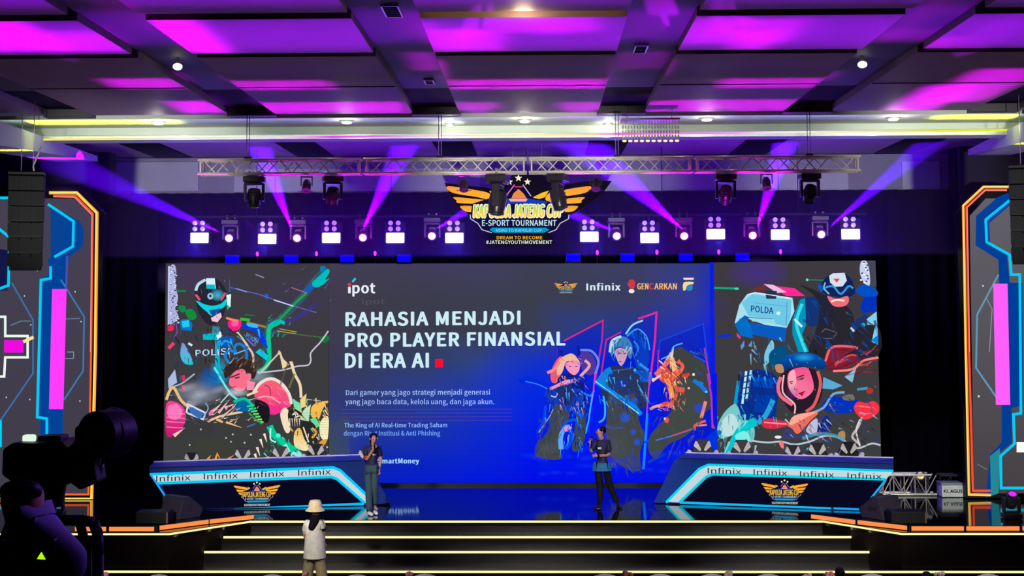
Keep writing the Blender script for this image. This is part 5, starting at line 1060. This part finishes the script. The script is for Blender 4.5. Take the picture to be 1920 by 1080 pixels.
# small neon on the drape: dim cyan traces reflected from side panels left out
# ------------------------------------------------------------------ people
def grow(name, nodes, edges, root, m, parent, sub=2):
    ks = list(nodes); bm = bmesh.new(); lay = bm.verts.layers.skin.verify(); vv = {}
    for k in ks:
        n = nodes[k]; v = bm.verts.new(n[:3]); v[lay].radius = (n[3], n[4] if len(n) > 4 else n[3]); v[lay].use_root = (k == root); vv[k] = v
    for a, b in edges: bm.edges.new((vv[a], vv[b]))
    me = bpy.data.meshes.new(name); bm.to_mesh(me); bm.free()
    o = bpy.data.objects.new(name, me); C.objects.link(o)
    s = o.modifiers.new('skin', 'SKIN'); s.branch_smoothing = .3; s.use_smooth_shade = True
    u = o.modifiers.new('sub', 'SUBSURF'); u.levels = sub; u.render_levels = sub
    dg = bpy.context.evaluated_depsgraph_get(); m2 = bpy.data.meshes.new_from_object(o.evaluated_get(dg)); bpy.data.objects.remove(o)
    m2.materials.clear(); m2.materials.append(m)
    for p in m2.polygons: p.use_smooth = True; p.material_index = 0
    o = bpy.data.objects.new(name, m2); C.objects.link(o); o.parent = parent; return o
def hand_nodes(nodes, edges, wk, d, side, pfx, curl=.5, out=None):
    """palm, five fingers and thumb after the wrist node wk along d"""
    w = Vector(nodes[wk][:3]); d = Vector(d).normalized(); n = Vector(out or (0, -1, 0)); n = (n - d * n.dot(d)).normalized(); s = d.cross(n) * side
    nodes[pfx + 'p'] = tuple(w + d * .05) + (.032, .018); edges.append((wk, pfx + 'p'))
    for i, (o_, l) in enumerate(((-.03, .06), (-.011, .075), (.009, .07), (.028, .055))):
        a = w + d * .09 + s * o_; b = a + (d * (1 - curl) + n * curl).normalized() * l * .55; c = b + (d * (.6 - curl) + n * curl * 1.4).normalized() * l * .5
        for j, q in enumerate((a, b, c)): nodes['%sf%d%d' % (pfx, i, j)] = tuple(q) + (.0098 - .001 * j,)
        edges += [(pfx + 'p', '%sf%d0' % (pfx, i)), ('%sf%d0' % (pfx, i), '%sf%d1' % (pfx, i)), ('%sf%d1' % (pfx, i), '%sf%d2' % (pfx, i))]
    a = w + d * .035 + s * -.04 + n * .008; b = a + d * .035 + s * -.01 + n * .015
    nodes[pfx + 't0'] = tuple(a) + (.011,); nodes[pfx + 't1'] = tuple(b) + (.0095,); edges += [(pfx + 'p', pfx + 't0'), (pfx + 't0', pfx + 't1')]
def figure(name, label, foot_px, YP, J, look, outfit, skin=SKIN, female=False, zf=SZ, hold=None, hat=False):
    """J: joint name -> (px, py, dy) read on the plane Y=YP; dy shifts in depth (metres, + away)"""
    root = atY(*foot_px, YP); root.z = zf; t = thing(name, label, 'person', root)
    def W(px, py, dy=0):
        q = atY(px, py, YP + dy); return (q.x - root.x, dy, q.z - zf)
    P = {k: W(*v) for k, v in J.items()}; g = .92 if female else 1
    N = {}; E = []
    def nd(k, p, *r): N[k] = tuple(p) + tuple(x * 1.0 for x in r)
    V = Vector; pel = (V(P['hipL']) + V(P['hipR'])) / 2; chest = (V(P['shL']) + V(P['shR'])) / 2 - V((0, 0, .1))
    hd = V(P['head']); lk = V(look).normalized()
    nd('pelvis', pel, .13 * g, .095 * g); nd('waist', pel.lerp(chest, .4), .115 * g, .085 * g); nd('chest', chest, .135 * g, .1 * g)
    nd('neck0', chest + V((0, 0, .13)), .06 * g); nk = chest.lerp(hd, .6); nk.z = hd.z - .12; nd('neck1', nk, .05 * g)
    nd('jaw', hd + lk * .02 - V((0, 0, .055)), .068 * g); nd('skull', hd + V((0, 0, .03)) - lk * .01, .092 * g, .1 * g); nd('crown', hd + V((0, 0, .085)) - lk * .015, .05 * g)
    nd('nose', hd + lk * .105 - V((0, 0, .012)), .012); E += [('skull', 'nose')]
    E += [('pelvis', 'waist'), ('waist', 'chest'), ('chest', 'neck0'), ('neck0', 'neck1'), ('neck1', 'jaw'), ('jaw', 'skull'), ('skull', 'crown')]
    for s in 'LR':
        nd('sh' + s, P['sh' + s], .058 * g); nd('el' + s, P['el' + s], .04 * g); nd('wr' + s, P['wr' + s], .027 * g)
        E += [('chest', 'sh' + s), ('sh' + s, 'el' + s), ('el' + s, 'wr' + s)]
        dd = V(P['hd' + s]) - V(P['wr' + s]) if 'hd' + s in P else V(P['wr' + s]) - V(P['el' + s])
        hand_nodes(N, E, 'wr' + s, dd, 1 if s == 'R' else -1, 'h' + s, .75 if hold else .5, out=(0, -1, .2))
        nd('hip' + s, P['hip' + s], .085 * g); nd('kn' + s, P['kn' + s], .058 * g); nd('an' + s, P['an' + s], .038 * g)
        E += [('pelvis', 'hip' + s), ('hip' + s, 'kn' + s), ('kn' + s, 'an' + s)]
        if 'toe' + s in P: nd('heel' + s, V(P['an' + s]) - V((0, 0, .05)), .032); nd('toe' + s, P['toe' + s], .026); E += [('an' + s, 'heel' + s), ('heel' + s, 'toe' + s)]
    body = grow('body', N, E, 'pelvis', skin, t)
    # where cloth covers the body, the skin mesh takes the cloth material
    me = body.data; me.materials.append(outfit['shirt']); me.materials.append(outfit['legs'])
    segs = []
    for a, b in E:
        k = 0
        if {a, b} <= {'pelvis', 'waist', 'chest', 'neck0', 'shL', 'shR'}: k = 1
        elif a[:2] in ('hi', 'kn', 'pe') and b[:2] in ('hi', 'kn', 'an'): k = 2
        elif a[:2] == 'sh' and b[:2] == 'el': k = 3
        segs.append((V(N[a][:3]), V(N[b][:3]), k, N[a][3], N[b][3]))
    for p in me.polygons:
        best = 1e9
        for a, b, k, ra, rb in segs:
            d_ = b - a; u_ = max(0, min(1, (p.center - a).dot(d_) / max(1e-9, d_.length_squared))); q = (p.center - a - d_ * u_).length - (ra + (rb - ra) * u_)
            if q < best - 1e-6: best = q; kk = k if k != 3 else (1 if u_ < outfit.get('sleeve', .75) else 0)
        p.material_index = kk
    # face: eyes, brows, mouth, ears
    rt = lk.cross(V((0, 0, 1))).normalized(); up = V((0, 0, 1))
    m = MB()
    for s in (-1, 1): m.ball(hd + lk * .082 * g + rt * s * .03 + up * .015, (.011, .011, .007), 0, 8, 6)
    m.build('eyes', mat('eye_dark', (25, 18, 18), .2), t)
    m = MB().ball(hd + lk * .078 * g - up * .052, (.02, .014, .007), 0, 8, 6); m.build('mouth', mat('lips', (150, 70, 70), .5), t)
    m = MB()
    for s in (-1, 1): m.ball(hd + rt * s * .085 * g - lk * .005, (.014, .02, .03), 0, 8, 6)
    m.build('ears', skin, t)
    # clothes follow the body
    top = {k: list(N[k]) for k in ('pelvis', 'waist', 'chest', 'neck0')}; lo_ = .02 if outfit.get('loose') else .012
    for k in top: top[k][3] += lo_; top[k][4 if len(top[k]) > 4 else 3] += 0 if len(top[k]) <= 4 else lo_
    top['pelvis'][2] = max(pel[2] - .02, 0); top['neck0'][2] -= .03; top['neck0'][3] = .075
    E2 = [('pelvis', 'waist'), ('waist', 'chest'), ('chest', 'neck0')]
    for s in 'LR':
        a, b = V(N['sh' + s][:3]), V(N['el' + s][:3]); k = outfit.get('sleeve', .75)
        top['sh' + s] = tuple(a) + (.075 * g,); top['cf' + s] = tuple(a.lerp(b, k)) + (.062 * g,); E2 += [('chest', 'sh' + s), ('sh' + s, 'cf' + s)]
    grow('shirt', top, E2, 'pelvis', outfit['shirt'], t)
    if outfit.get('hem'):
        c = pel + V((0, 0, .03)); ho = MB().lathe([(.165, -.1), (.19, -.09), (.18, .05), (.16, .25), (.12, .36)] if outfit.get('wide') else [(.17 * g, -.1), (.2 * g, -.095), (.185 * g, .05), (.15 * g, .07)], (0, 0, 0), 20).build('shirt_hem', outfit['hem'], t); ho.location = c; ho.scale = (1, 1.05 if outfit.get('wide') else .85, 1)
    if outfit.get('cuff'):
        for s in outfit['cuffs']:
            a, b = V(N['sh' + s][:3]), V(N['el' + s][:3]); MB().cyl(a.lerp(b, .72), a.lerp(b, .92), .066 * g, .064 * g, 16).build('sleeve_cuff', outfit['cuff'], t)
    if outfit.get('badge'):
        q = V(outfit['badge']); MB().box(chest + q, (.07, .012, .035)).build('chest_badge', WHITE, t)
    leg = {'pelvis': tuple(pel - V((0, 0, .0))) + (.135 * g, .105 * g)}; E3 = []; fl_ = outfit.get('flare', 1)
    for s in 'LR':
        leg['hip' + s] = tuple(N['hip' + s][:3]) + (.098 * g,); leg['kn' + s] = tuple(N['kn' + s][:3]) + (.073 * g * fl_,); leg['an' + s] = tuple(N['an' + s][:3]) + (.058 * g * fl_,)
        E3 += [('pelvis', 'hip' + s), ('hip' + s, 'kn' + s), ('kn' + s, 'an' + s)]
    grow('trousers', leg, E3, 'pelvis', outfit['legs'], t)
    for s in 'LR':
        if 'toe' + s in P:
            a = V(P['an' + s]); b = V(P['toe' + s]); hx = (b - a); hx.z = 0; hx = hx.normalized() if hx.length > .01 else V((0, -1, 0)); base = V((a.x, a.y, 0))
            sh = {'a': tuple(base - hx * .04 + V((0, 0, .045))) + (.04, .045), 'b': tuple(base + hx * .07 + V((0, 0, .042))) + (.044, .042), 'c': tuple(base + hx * .17 + V((0, 0, .032))) + (.036, .03)}
            grow('shoe', sh, [('a', 'b'), ('b', 'c')], 'a', outfit['shoes'], t, 1)
    # hair
    if outfit.get('hair'):
        h = {'c': tuple(hd + up * .1 - lk * .0) + (.1 * g, .102 * g), 'b': tuple(hd + up * .035 - lk * .055) + (.09 * g,)}
        E4 = [('c', 'b')]
        if outfit['hair'] == 'long':
            h['n'] = tuple(hd - up * .08 - lk * .07) + (.07,); h['e'] = tuple(hd - up * .26 - lk * .08) + (.05,); E4 += [('b', 'n'), ('n', 'e')]
        else: h['n'] = tuple(hd - up * .035 - lk * .065) + (.055,); E4 += [('b', 'n')]
        grow('hair', h, E4, 'c', HAIR, t)
    return t, P, N, hd, root
JEANS = mat('blue_jeans', (50, 78, 92), .8, bump=.2, scale=30); NV = mat('navy_shirt', (18, 20, 62), .7); RED = mat('red_trim', (170, 40, 50), .7)
TEAL = mat('teal_hem', (20, 110, 160), .7); TRB = mat('black_trousers', (16, 17, 22), .7)
w, P, N, hd, rt0 = figure('person', 'woman in navy polo and blue jeans holding a microphone beside the left desk', (695, 966), 27.16,
    {'head': (701, 823), 'shL': (711, 839, .02), 'shR': (686, 839, .02), 'elR': (687, 863, -.06), 'wrR': (699, 844, -.17), 'hdR': (703, 838, -.17), 'elL': (714, 862, .06), 'wrL': (711, 878, .02), 'hdL': (710, 888, .0),
     'hipL': (704, 879), 'hipR': (690, 879), 'knL': (702, 912, .0), 'knR': (692, 912, -.02), 'anL': (703, 947, .12), 'anR': (692, 958, -.02), 'toeL': (707, 955, -.05), 'toeR': (698, 965, -.16)},
    (.35, -1, -.15), {'shirt': NV, 'legs': JEANS, 'shoes': mat('white_shoe', (225, 225, 215), .5), 'hair': 'long', 'sleeve': .7, 'cuff': RED, 'cuffs': 'R', 'flare': 1.25, 'badge': (.05, -.125, -.02)}, female=True)
q = Vector(N['hRp'][:3]); mic = thing('microphone', 'black handheld microphone held by the woman in jeans', 'microphone', rt0 + q)
MB().cyl((.0, 0, -.12), (.01, -.02, .06), .014, .018).build('handle', BLK, mic); MB().ball((.012, -.022, .08), .026, 0, 12, 8).build('grille_head', DGREY, mic)
w, P, N, hd, rt0 = figure('person', 'man in navy shirt and black trousers speaking into a microphone in front of the screen', (1128, 953), 28.1,
    {'head': (1126, 810), 'shL': (1141, 828, .04), 'shR': (1117, 828, -.02), 'elR': (1108, 848, -.06), 'wrR': (1107, 833, -.16), 'hdR': (1108, 824, -.17), 'elL': (1142, 853, .0), 'wrL': (1121, 855, -.2), 'hdL': (1112, 855, -.22),
     'hipL': (1136, 876), 'hipR': (1121, 876), 'knL': (1143, 910, .05), 'knR': (1125, 912, -.02), 'anL': (1158, 943, .12), 'anR': (1125, 946, -.02), 'toeL': (1164, 950, .0), 'toeR': (1118, 953, -.1)},
    (-1, -.35, 0), {'shirt': NV, 'legs': TRB, 'shoes': mat('black_shoe', (14, 14, 16), .4), 'hair': 'short', 'sleeve': .85, 'hem': TEAL, 'badge': (-.06, -.125, -.02)})
q = Vector(N['hRp'][:3]); mic = thing('microphone', 'black handheld microphone held by the man in black trousers', 'microphone', rt0 + q)
MB().cyl((0, 0, -.13), (.015, -.005, .07), .015, .019).build('handle', BLK, mic); MB().ball((.018, -.006, .09), .027, 0, 12, 8).build('grille_head', DGREY, mic)
wt = thing('wristwatch', 'black wristwatch on the left wrist of the man', 'watch', rt0 + Vector(N['wrL'][:3])); dv = Vector(N['wrL'][:3]) - Vector(N['elL'][:3])
MB().cyl(-dv.normalized() * .015, dv.normalized() * .015, .036, None, 16).build('strap', BLK, wt)
# crowd steward with hat
CREAM = mat('cream_shirt', (225, 222, 205), .8, bump=.15, scale=14); KH = mat('khaki', (150, 138, 100), .8, bump=.2, scale=20)
w, P, N, hd, rt0 = figure('person', 'person in cream shirt, bucket hat and khaki trousers standing before the steps', (589, 1127), 23.0,
    {'head': (591, 958, .0), 'shL': (575, 979, .0), 'shR': (602, 980, .02), 'elR': (606, 1003, .08), 'wrR': (607, 1016, -.02 + .12), 'hdR': (607, 1026, .14), 'elL': (572, 1004, .1), 'wrL': (578, 1018, .26), 'hdL': (583, 1022, .3),
     'hipL': (582, 1038), 'hipR': (598, 1038), 'knL': (576, 1082, .05), 'knR': (604, 1082, -.03), 'anL': (571, 1118, .02), 'anR': (609, 1118, -.02), 'toeL': (570, 1125, .16), 'toeR': (612, 1125, .12)},
    (.5, .8, 0), {'shirt': CREAM, 'legs': KH, 'shoes': mat('tan_shoe', (120, 100, 80), .6), 'sleeve': .8, 'loose': True, 'flare': 1.4, 'hem': CREAM, 'wide': 1}, zf=0)
HT = mat('hat_cloth', (225, 205, 160), .8, bump=.2, scale=20)
MB().lathe([(.165, -.055), (.16, -.045), (.115, .0), (.108, .07), (.085, .115), (.03, .125)], hd + Vector((0, 0, .06)), 22).build('bucket_hat', HT, w)
SCF = mat('black_scarf', (14, 12, 14), .85)
grow('head_scarf', {'a': tuple(hd - Vector((0, 0, .05))) + (.098,), 'b': tuple(hd - Vector((0, 0, .15)) - Vector((0, .02, 0))) + (.09,), 'c': tuple(hd + Vector((-.06, -.13, -.3))) + (.05,)}, [('a', 'b'), ('b', 'c')], 'a', SCF, w)
a, b = Vector(N['shR'][:3]), Vector(N['elR'][:3]); MB().cyl(a.lerp(b, .42), a.lerp(b, .55), .078, .077, 16).build('arm_band', BLK, w)
# audience at the bottom edge
def seated(px, py, Y, lab):
    p = atY(px, py, Y); t = thing('person', lab, 'person', (p.x, Y, 0), 0, 'seated guests at the bottom edge'); H = p.z
    N = {'pel': (0, 0, .5, .14, .12), 'ch': (0, .02, H - .42, .15, .11), 'nk': (0, .01, H - .25, .05), 'hd': (0, 0, H - .13, .08, .09), 'tp': (0, 0, H - .06, .05)}
    E = [('pel', 'ch'), ('ch', 'nk'), ('nk', 'hd'), ('hd', 'tp')]
    for s in (-1, 1):
        k = str(s); N['s' + k] = (s * .18, .02, H - .33, .055); N['e' + k] = (s * .22, .1, H - .58, .045); N['w' + k] = (s * .15, .32, H - .6, .035); N['k' + k] = (s * .12, .45, .5, .075); N['a' + k] = (s * .12, .45, .08, .05); N['h' + k] = (s * .1, .05, .5, .09)
        E += [('ch', 's' + k), ('s' + k, 'e' + k), ('e' + k, 'w' + k), ('pel', 'h' + k), ('h' + k, 'k' + k), ('k' + k, 'a' + k)]
    grow('body', N, E, 'pel', mat('dark_outfit', (22, 20, 26), .8), t)
    grow('hair', {'a': (0, -.01, H - .085, .095, .1), 'b': (0, -.03, H - .2, .07)}, [('a', 'b')], 'a', HAIR, t); return t
def chair_at(px, py, Y, lab):
    p = atY(px, py, Y); H = p.z; t = thing('covered_chair', lab, 'chair', (p.x, Y, 0), 0, 'white covered chairs at the bottom edge')
    n = 12; w = .3; prof = [(-w, .45)] + [(w * math.cos(PI - PI * k / n), H - .22 + .22 * math.sin(PI * k / n)) for k in range(n + 1)] + [(w, .45)]
    MB().prism(prof, -.03, .03).build('back_cover', WHITE, t, .02); MB().box((0, .22, .225), (.5, .44, .45)).build('seat_cover', WHITE, t, .03)
    MB().prism([(-.08, H - .3), (0, H - .36), (.08, H - .3), (.08, H - .42), (0, H - .36), (-.08, H - .42)], -.05, -.032).build('bow', mat('pink_satin', (205, 140, 140), .4), t)
    return t
def flowers(px, py, Y, lab, col):
    p = atY(px, py, Y); t = thing('flower_arrangement', lab, 'flowers', (p.x, Y, 0), 0, 'flower stands at the bottom edge')
    MB().lathe([(.1, 0), (.1, .02), (.012, .04), (.012, p.z - .22), (.05, p.z - .18), (.06, p.z - .1)], n=14).build('stand', ALU, t)
    m = MB(); random.seed(px)
    for k in range(12): a = random.uniform(0, 6.28); r = random.uniform(0, .07); m.ball((r * math.cos(a), r * math.sin(a), p.z - .07 + random.uniform(-.05, .05)), .032, 0, 7, 5)
    m.build('blossoms', mat('petal_' + col[0], col[1], .7), t)
for i, x in enumerate((298, 511, 670, 797, 1134, 1238, 1335, 1441, 1635, 1853)):
    chair_at(x, 1076 + (1 if i < 3 else 0), 20.2 + (i % 2) * .5, 'white covered banquet chair at the bottom edge, %s' % ORD[i])
FD = [(198, 1073, 'p'), (572, 1071, 'p'), (765, 1072, 'p'), (1176, 1069, 'r'), (1364, 1068, 'c'), (1514, 1073, 'c'), (1552, 1070, 'r'), (1764, 1070, 'c')]
CL = {'p': ('pink', (215, 150, 150)), 'r': ('rose', (215, 130, 120)), 'c': ('cream', (225, 205, 185))}
for i, (x, y, c) in enumerate(FD): flowers(x, y, 18.5, '%s of the eight small flower heads along the bottom edge' % ORD[i], CL[c])
for x, y, lab in ((379, 1067, 'dark haired seated guest at the bottom edge left of the hatted person'), (1574, 1054, 'tall dark haired seated guest at the bottom edge under the right desk'), (1737, 1062, 'dark haired seated guest at the bottom edge near the right corner')): seated(x, y, 19.3, lab)

# ------------------------------------------------------------------ camera riser, TV camera and its operator (dark, near)
ZR = 2.66
tag(MB().box((-.6, 2.8, ZR / 2), (5.5, 7.4, ZR)).build('camera_riser', mat('riser_black', (16, 16, 18), .7)), 'black platform carrying the television camera and its operator', 'platform')
YC = 5.6
def c_(px, py, dy=0): return atY(px, py, YC + dy)
ctr = c_(75, 850); tc = thing('television_camera', 'dark broadcast camera with large round viewfinder in the left foreground', 'camera', ctr)
CAMB = mat('camera_shell', (13, 12, 18), .45); k = YC / F
def L(px, py, dy=0): return tuple(c_(px, py, dy) - ctr)
MB().prism([(L(x, y)[0], L(x, y)[2]) for x, y in ((22, 838), (40, 826), (90, 828), (128, 822), (140, 835), (150, 880), (140, 905), (48, 905), (20, 885))], -.1, .1).build('body', CAMB, tc, .01)
MB().prism([(L(x, y)[0], L(x, y)[2]) for x, y in ((78, 816), (121, 815), (122, 824), (80, 826))], -.05, .05).build('top_handle', CAMB, tc, .004)
MB().box(L(55, 822), (22 * k, .04, 14 * k)).build('white_tally_lamp', glow('tally_white', (215, 240, 220), 1.1), tc, .008)
MB().prism([(L(x, y)[0], L(x, y)[2]) for x, y in ((140, 835), (150, 825), (150, 800), (165, 790), (190, 850), (188, 870), (192, 900), (160, 915), (140, 900))], -.07, .06).build('lens_mount', CAMB, tc, .008)
vq = Quaternion((0, 0, 1), -.35) @ Quaternion((1, 0, 0), PI / 2)
MB().lathe([(34 * k, -.06), (41 * k, -.05), (43 * k, .0), (43 * k, .1), (39 * k, .1), (37 * k, .02), (30 * k, .01)], L(210, 811), 32, 0, vq).build('lens_hood', mat('hood_rubber', (30, 27, 36), .5), tc)
MB().lathe([(46 * k, -.012), (47.5 * k, 0), (46 * k, .012)], L(214, 811, .05), 32, 0, vq).build('hood_rim', mat('rim_violet_light', (90, 70, 150), .25), tc)  # violet rim light is put into the rim colour
MB().lathe([(30 * k, .0), (20 * k, .012), (2 * k, .016)], L(208, 812, -.06), 24, 0, vq).build('front_glass', mat('lens_glass', (26, 24, 40), .05), tc)
MB().tube([L(160, 850), L(175, 849), L(195, 848), L(192, 870), L(186, 895)], .006).build('focus_rod', mat('rod_metal', (60, 50, 90), .3, .5), tc)
MB().cyl(L(85, 900), L(85, 1400), .045).cyl(L(85, 900), L(85, 950), .09, .07).build('pedestal_column', CAMB, tc)
MB().cyl((L(85, 900)[0], 0, ZR - ctr.z + .02), (L(85, 900)[0], 0, ZR - ctr.z + .3), .35, .05, 6).build('pedestal_base', CAMB, tc)
MB().tube([L(60, 940), L(25, 955), L(5, 1010), L(-6, 1060)], .014).build('pan_bar', mat('bar_grey', (34, 32, 40), .5), tc)
# bent tube monitor frame beside it
fp = c_(140, 1000); mf = thing('monitor_frame', 'dark bent tube stand next to the purple lit sleeve', 'stand', fp)
def L2(px, py, dy=0): return tuple(c_(px, py, dy) - fp)
MB().tube([L2(97, 976), L2(150, 975), L2(175, 979), L2(183, 1000), L2(184, 1040), L2(186, 1450)], .022, 10).build('tube', mat('frame_tube', (32, 22, 52), .5), mf)
MB().tube([L2(97, 976), L2(60, 1000), L2(50, 1450)], .022, 10).build('rear_leg', BLK, mf); MB().cyl(L2(50, 1300), L2(186, 1300), .012).build('cross_bar', BLK, mf)
MB().tube([L2(150, 982), L2(163, 1030), L2(165, 1250)], .02, 8).build('inner_post', BLK, mf)
spot((3.5, 9, 6.2), (c_(200, 820).x, YC, 4.5), (.35, .15, 1), 500, 12, .5, .1)  # added violet spot for rim light on the television camera
spot((-.2, 1.2, 6.4), tuple(c_(213, 811)), (.7, .65, 1), 14, 6, .8, .1)  # added dim spot to brighten the lens hood
# operator
PURP = mat('purple_lit_sleeve', (150, 140, 190), .8, bump=.2, scale=12)  # white cloth; the purple light on it is mixed into the colour
op = thing('person', 'camera operator in the dark left foreground with purple lit sleeve', 'person', (c_(40, 1000).x, YC - .55, ZR)); r0 = op.location
def O(px, py, dy=0): q = atY(px, py, YC - .55 + dy); return (q.x - r0.x, q.y - r0.y, q.z - ZR)
def zz(px, z, dy=0): q = O(px, 900, dy); return (q[0], q[1], z)
N = {'pel': zz(35, .9) + (.15, .11), 'wa': zz(35, 1.1) + (.14, .11), 'ch': zz(38, 1.3) + (.17, .12), 'nk': zz(40, 1.47) + (.055,), 'jw': zz(46, 1.54) + (.065,), 'sk': zz(42, 1.63) + (.085, .095), 'tp': zz(42, 1.69) + (.055,),
     'shR': O(95, 995, -.02) + (.07,), 'elR': O(128, 1105, -.05) + (.05,), 'wrR': O(100, 1150, .18) + (.034,), 'shL': zz(-15, 1.36) + (.07,), 'elL': zz(-30, 1.1, .1) + (.05,), 'wrL': zz(0, 1.15, .3) + (.034,),
     'hipR': zz(60, .86) + (.1,), 'knR': zz(62, .48, .03) + (.07,), 'anR': zz(62, .1) + (.05,), 'toR': zz(64, .05, .16) + (.04,), 'hipL': zz(12, .86) + (.1,), 'knL': zz(8, .48, .03) + (.07,), 'anL': zz(8, .1) + (.05,), 'toL': zz(4, .05, .16) + (.04,)}
E = [('pel', 'wa'), ('wa', 'ch'), ('ch', 'nk'), ('nk', 'jw'), ('jw', 'sk'), ('sk', 'tp')]
for s in 'LR': E += [('ch', 'sh' + s), ('sh' + s, 'el' + s), ('el' + s, 'wr' + s), ('pel', 'hip' + s), ('hip' + s, 'kn' + s), ('kn' + s, 'an' + s), ('an' + s, 'to' + s)]
hand_nodes(N, E, 'wrR', (-.4, .8, .1), 1, 'hR'); hand_nodes(N, E, 'wrL', (.4, .8, .1), -1, 'hL')
grow('body', N, E, 'pel', SKIN, op)
DK_ = mat('dark_outfit', (22, 20, 26), .8); g2 = {k: list(N[k]) for k in ('pel', 'wa', 'ch')}
for v in g2.values(): v[3] += .015; v[4] += .015
grow('vest', {**g2, 'shL': tuple(N['shL'][:3]) + (.085,), 'elL': tuple(N['elL'][:3]) + (.065,), 'nk': zz(40, 1.42) + (.08,)}, [('pel', 'wa'), ('wa', 'ch'), ('ch', 'nk'), ('ch', 'shL'), ('shL', 'elL')], 'pel', DK_, op)
grow('sleeve', {'a': O(80, 1000, -.02) + (.07,), 'b': O(98, 1006, -.03) + (.098,), 'c': O(122, 1055, -.04) + (.085,), 'd': O(128, 1098, -.05) + (.075,)}, [('a', 'b'), ('b', 'c'), ('c', 'd')], 'b', PURP, op)
grow('trousers', {k: tuple(N[k][:3]) + (N[k][3] + .015,) for k in ('pel', 'hipR', 'knR', 'anR', 'hipL', 'knL', 'anL')}, [('pel', 'hipR'), ('hipR', 'knR'), ('knR', 'anR'), ('pel', 'hipL'), ('hipL', 'knL'), ('knL', 'anL')], 'pel', DK_, op)
grow('hair', {'a': zz(42, 1.69, -.01) + (.1, .1), 'b': zz(38, 1.6, -.05) + (.08,)}, [('a', 'b')], 'a', HAIR, op)
q0 = Vector(O(82, 1040, -.1)); pk = MB().box(q0, (.09, .05, .12)).build('radio_pack', BLK, op, .008)
q0 = q0 + Vector((0, -.012, 0)); MB().add([tuple(q0 + Vector(v)) for v in ((-.014, -.017, -.01), (.016, -.017, -.012), (.001, -.017, .014), (-.014, -.012, -.01), (.016, -.012, -.012), (.001, -.012, .014))], [(0, 1, 2), (3, 5, 4), (0, 3, 4, 1), (1, 4, 5, 2), (2, 5, 3, 0)]).build('green_indicator', glow('green_led', (170, 255, 0), 1.2), pk)
spot((4, 16, 7.6), (c_(120, 1030).x, YC, 4), (.28, .05, 1), 900, 9, .5, .1)

# ------------------------------------------------------------------ haze where the beams cross above the screen
m = bpy.data.materials.new('stage_haze'); m.use_nodes = True; nt = m.node_tree; nt.nodes.clear(); o_ = nt.nodes.new('ShaderNodeOutputMaterial'); v_ = nt.nodes.new('ShaderNodeVolumeScatter')
v_.inputs['Density'].default_value = .028; v_.inputs['Anisotropy'].default_value = .0; v_.inputs['Color'].default_value = (.62, .38, 1, 1); nt.links.new(v_.outputs[0], o_.inputs['Volume'])
hz = MB().box((-.4, 29.1, 7.2), (20, 2.0, 2.3)).build('stage_haze', m); tag(hz, 'thin smoke haze hanging above the screen showing the light beams', 'haze', kind='stuff')
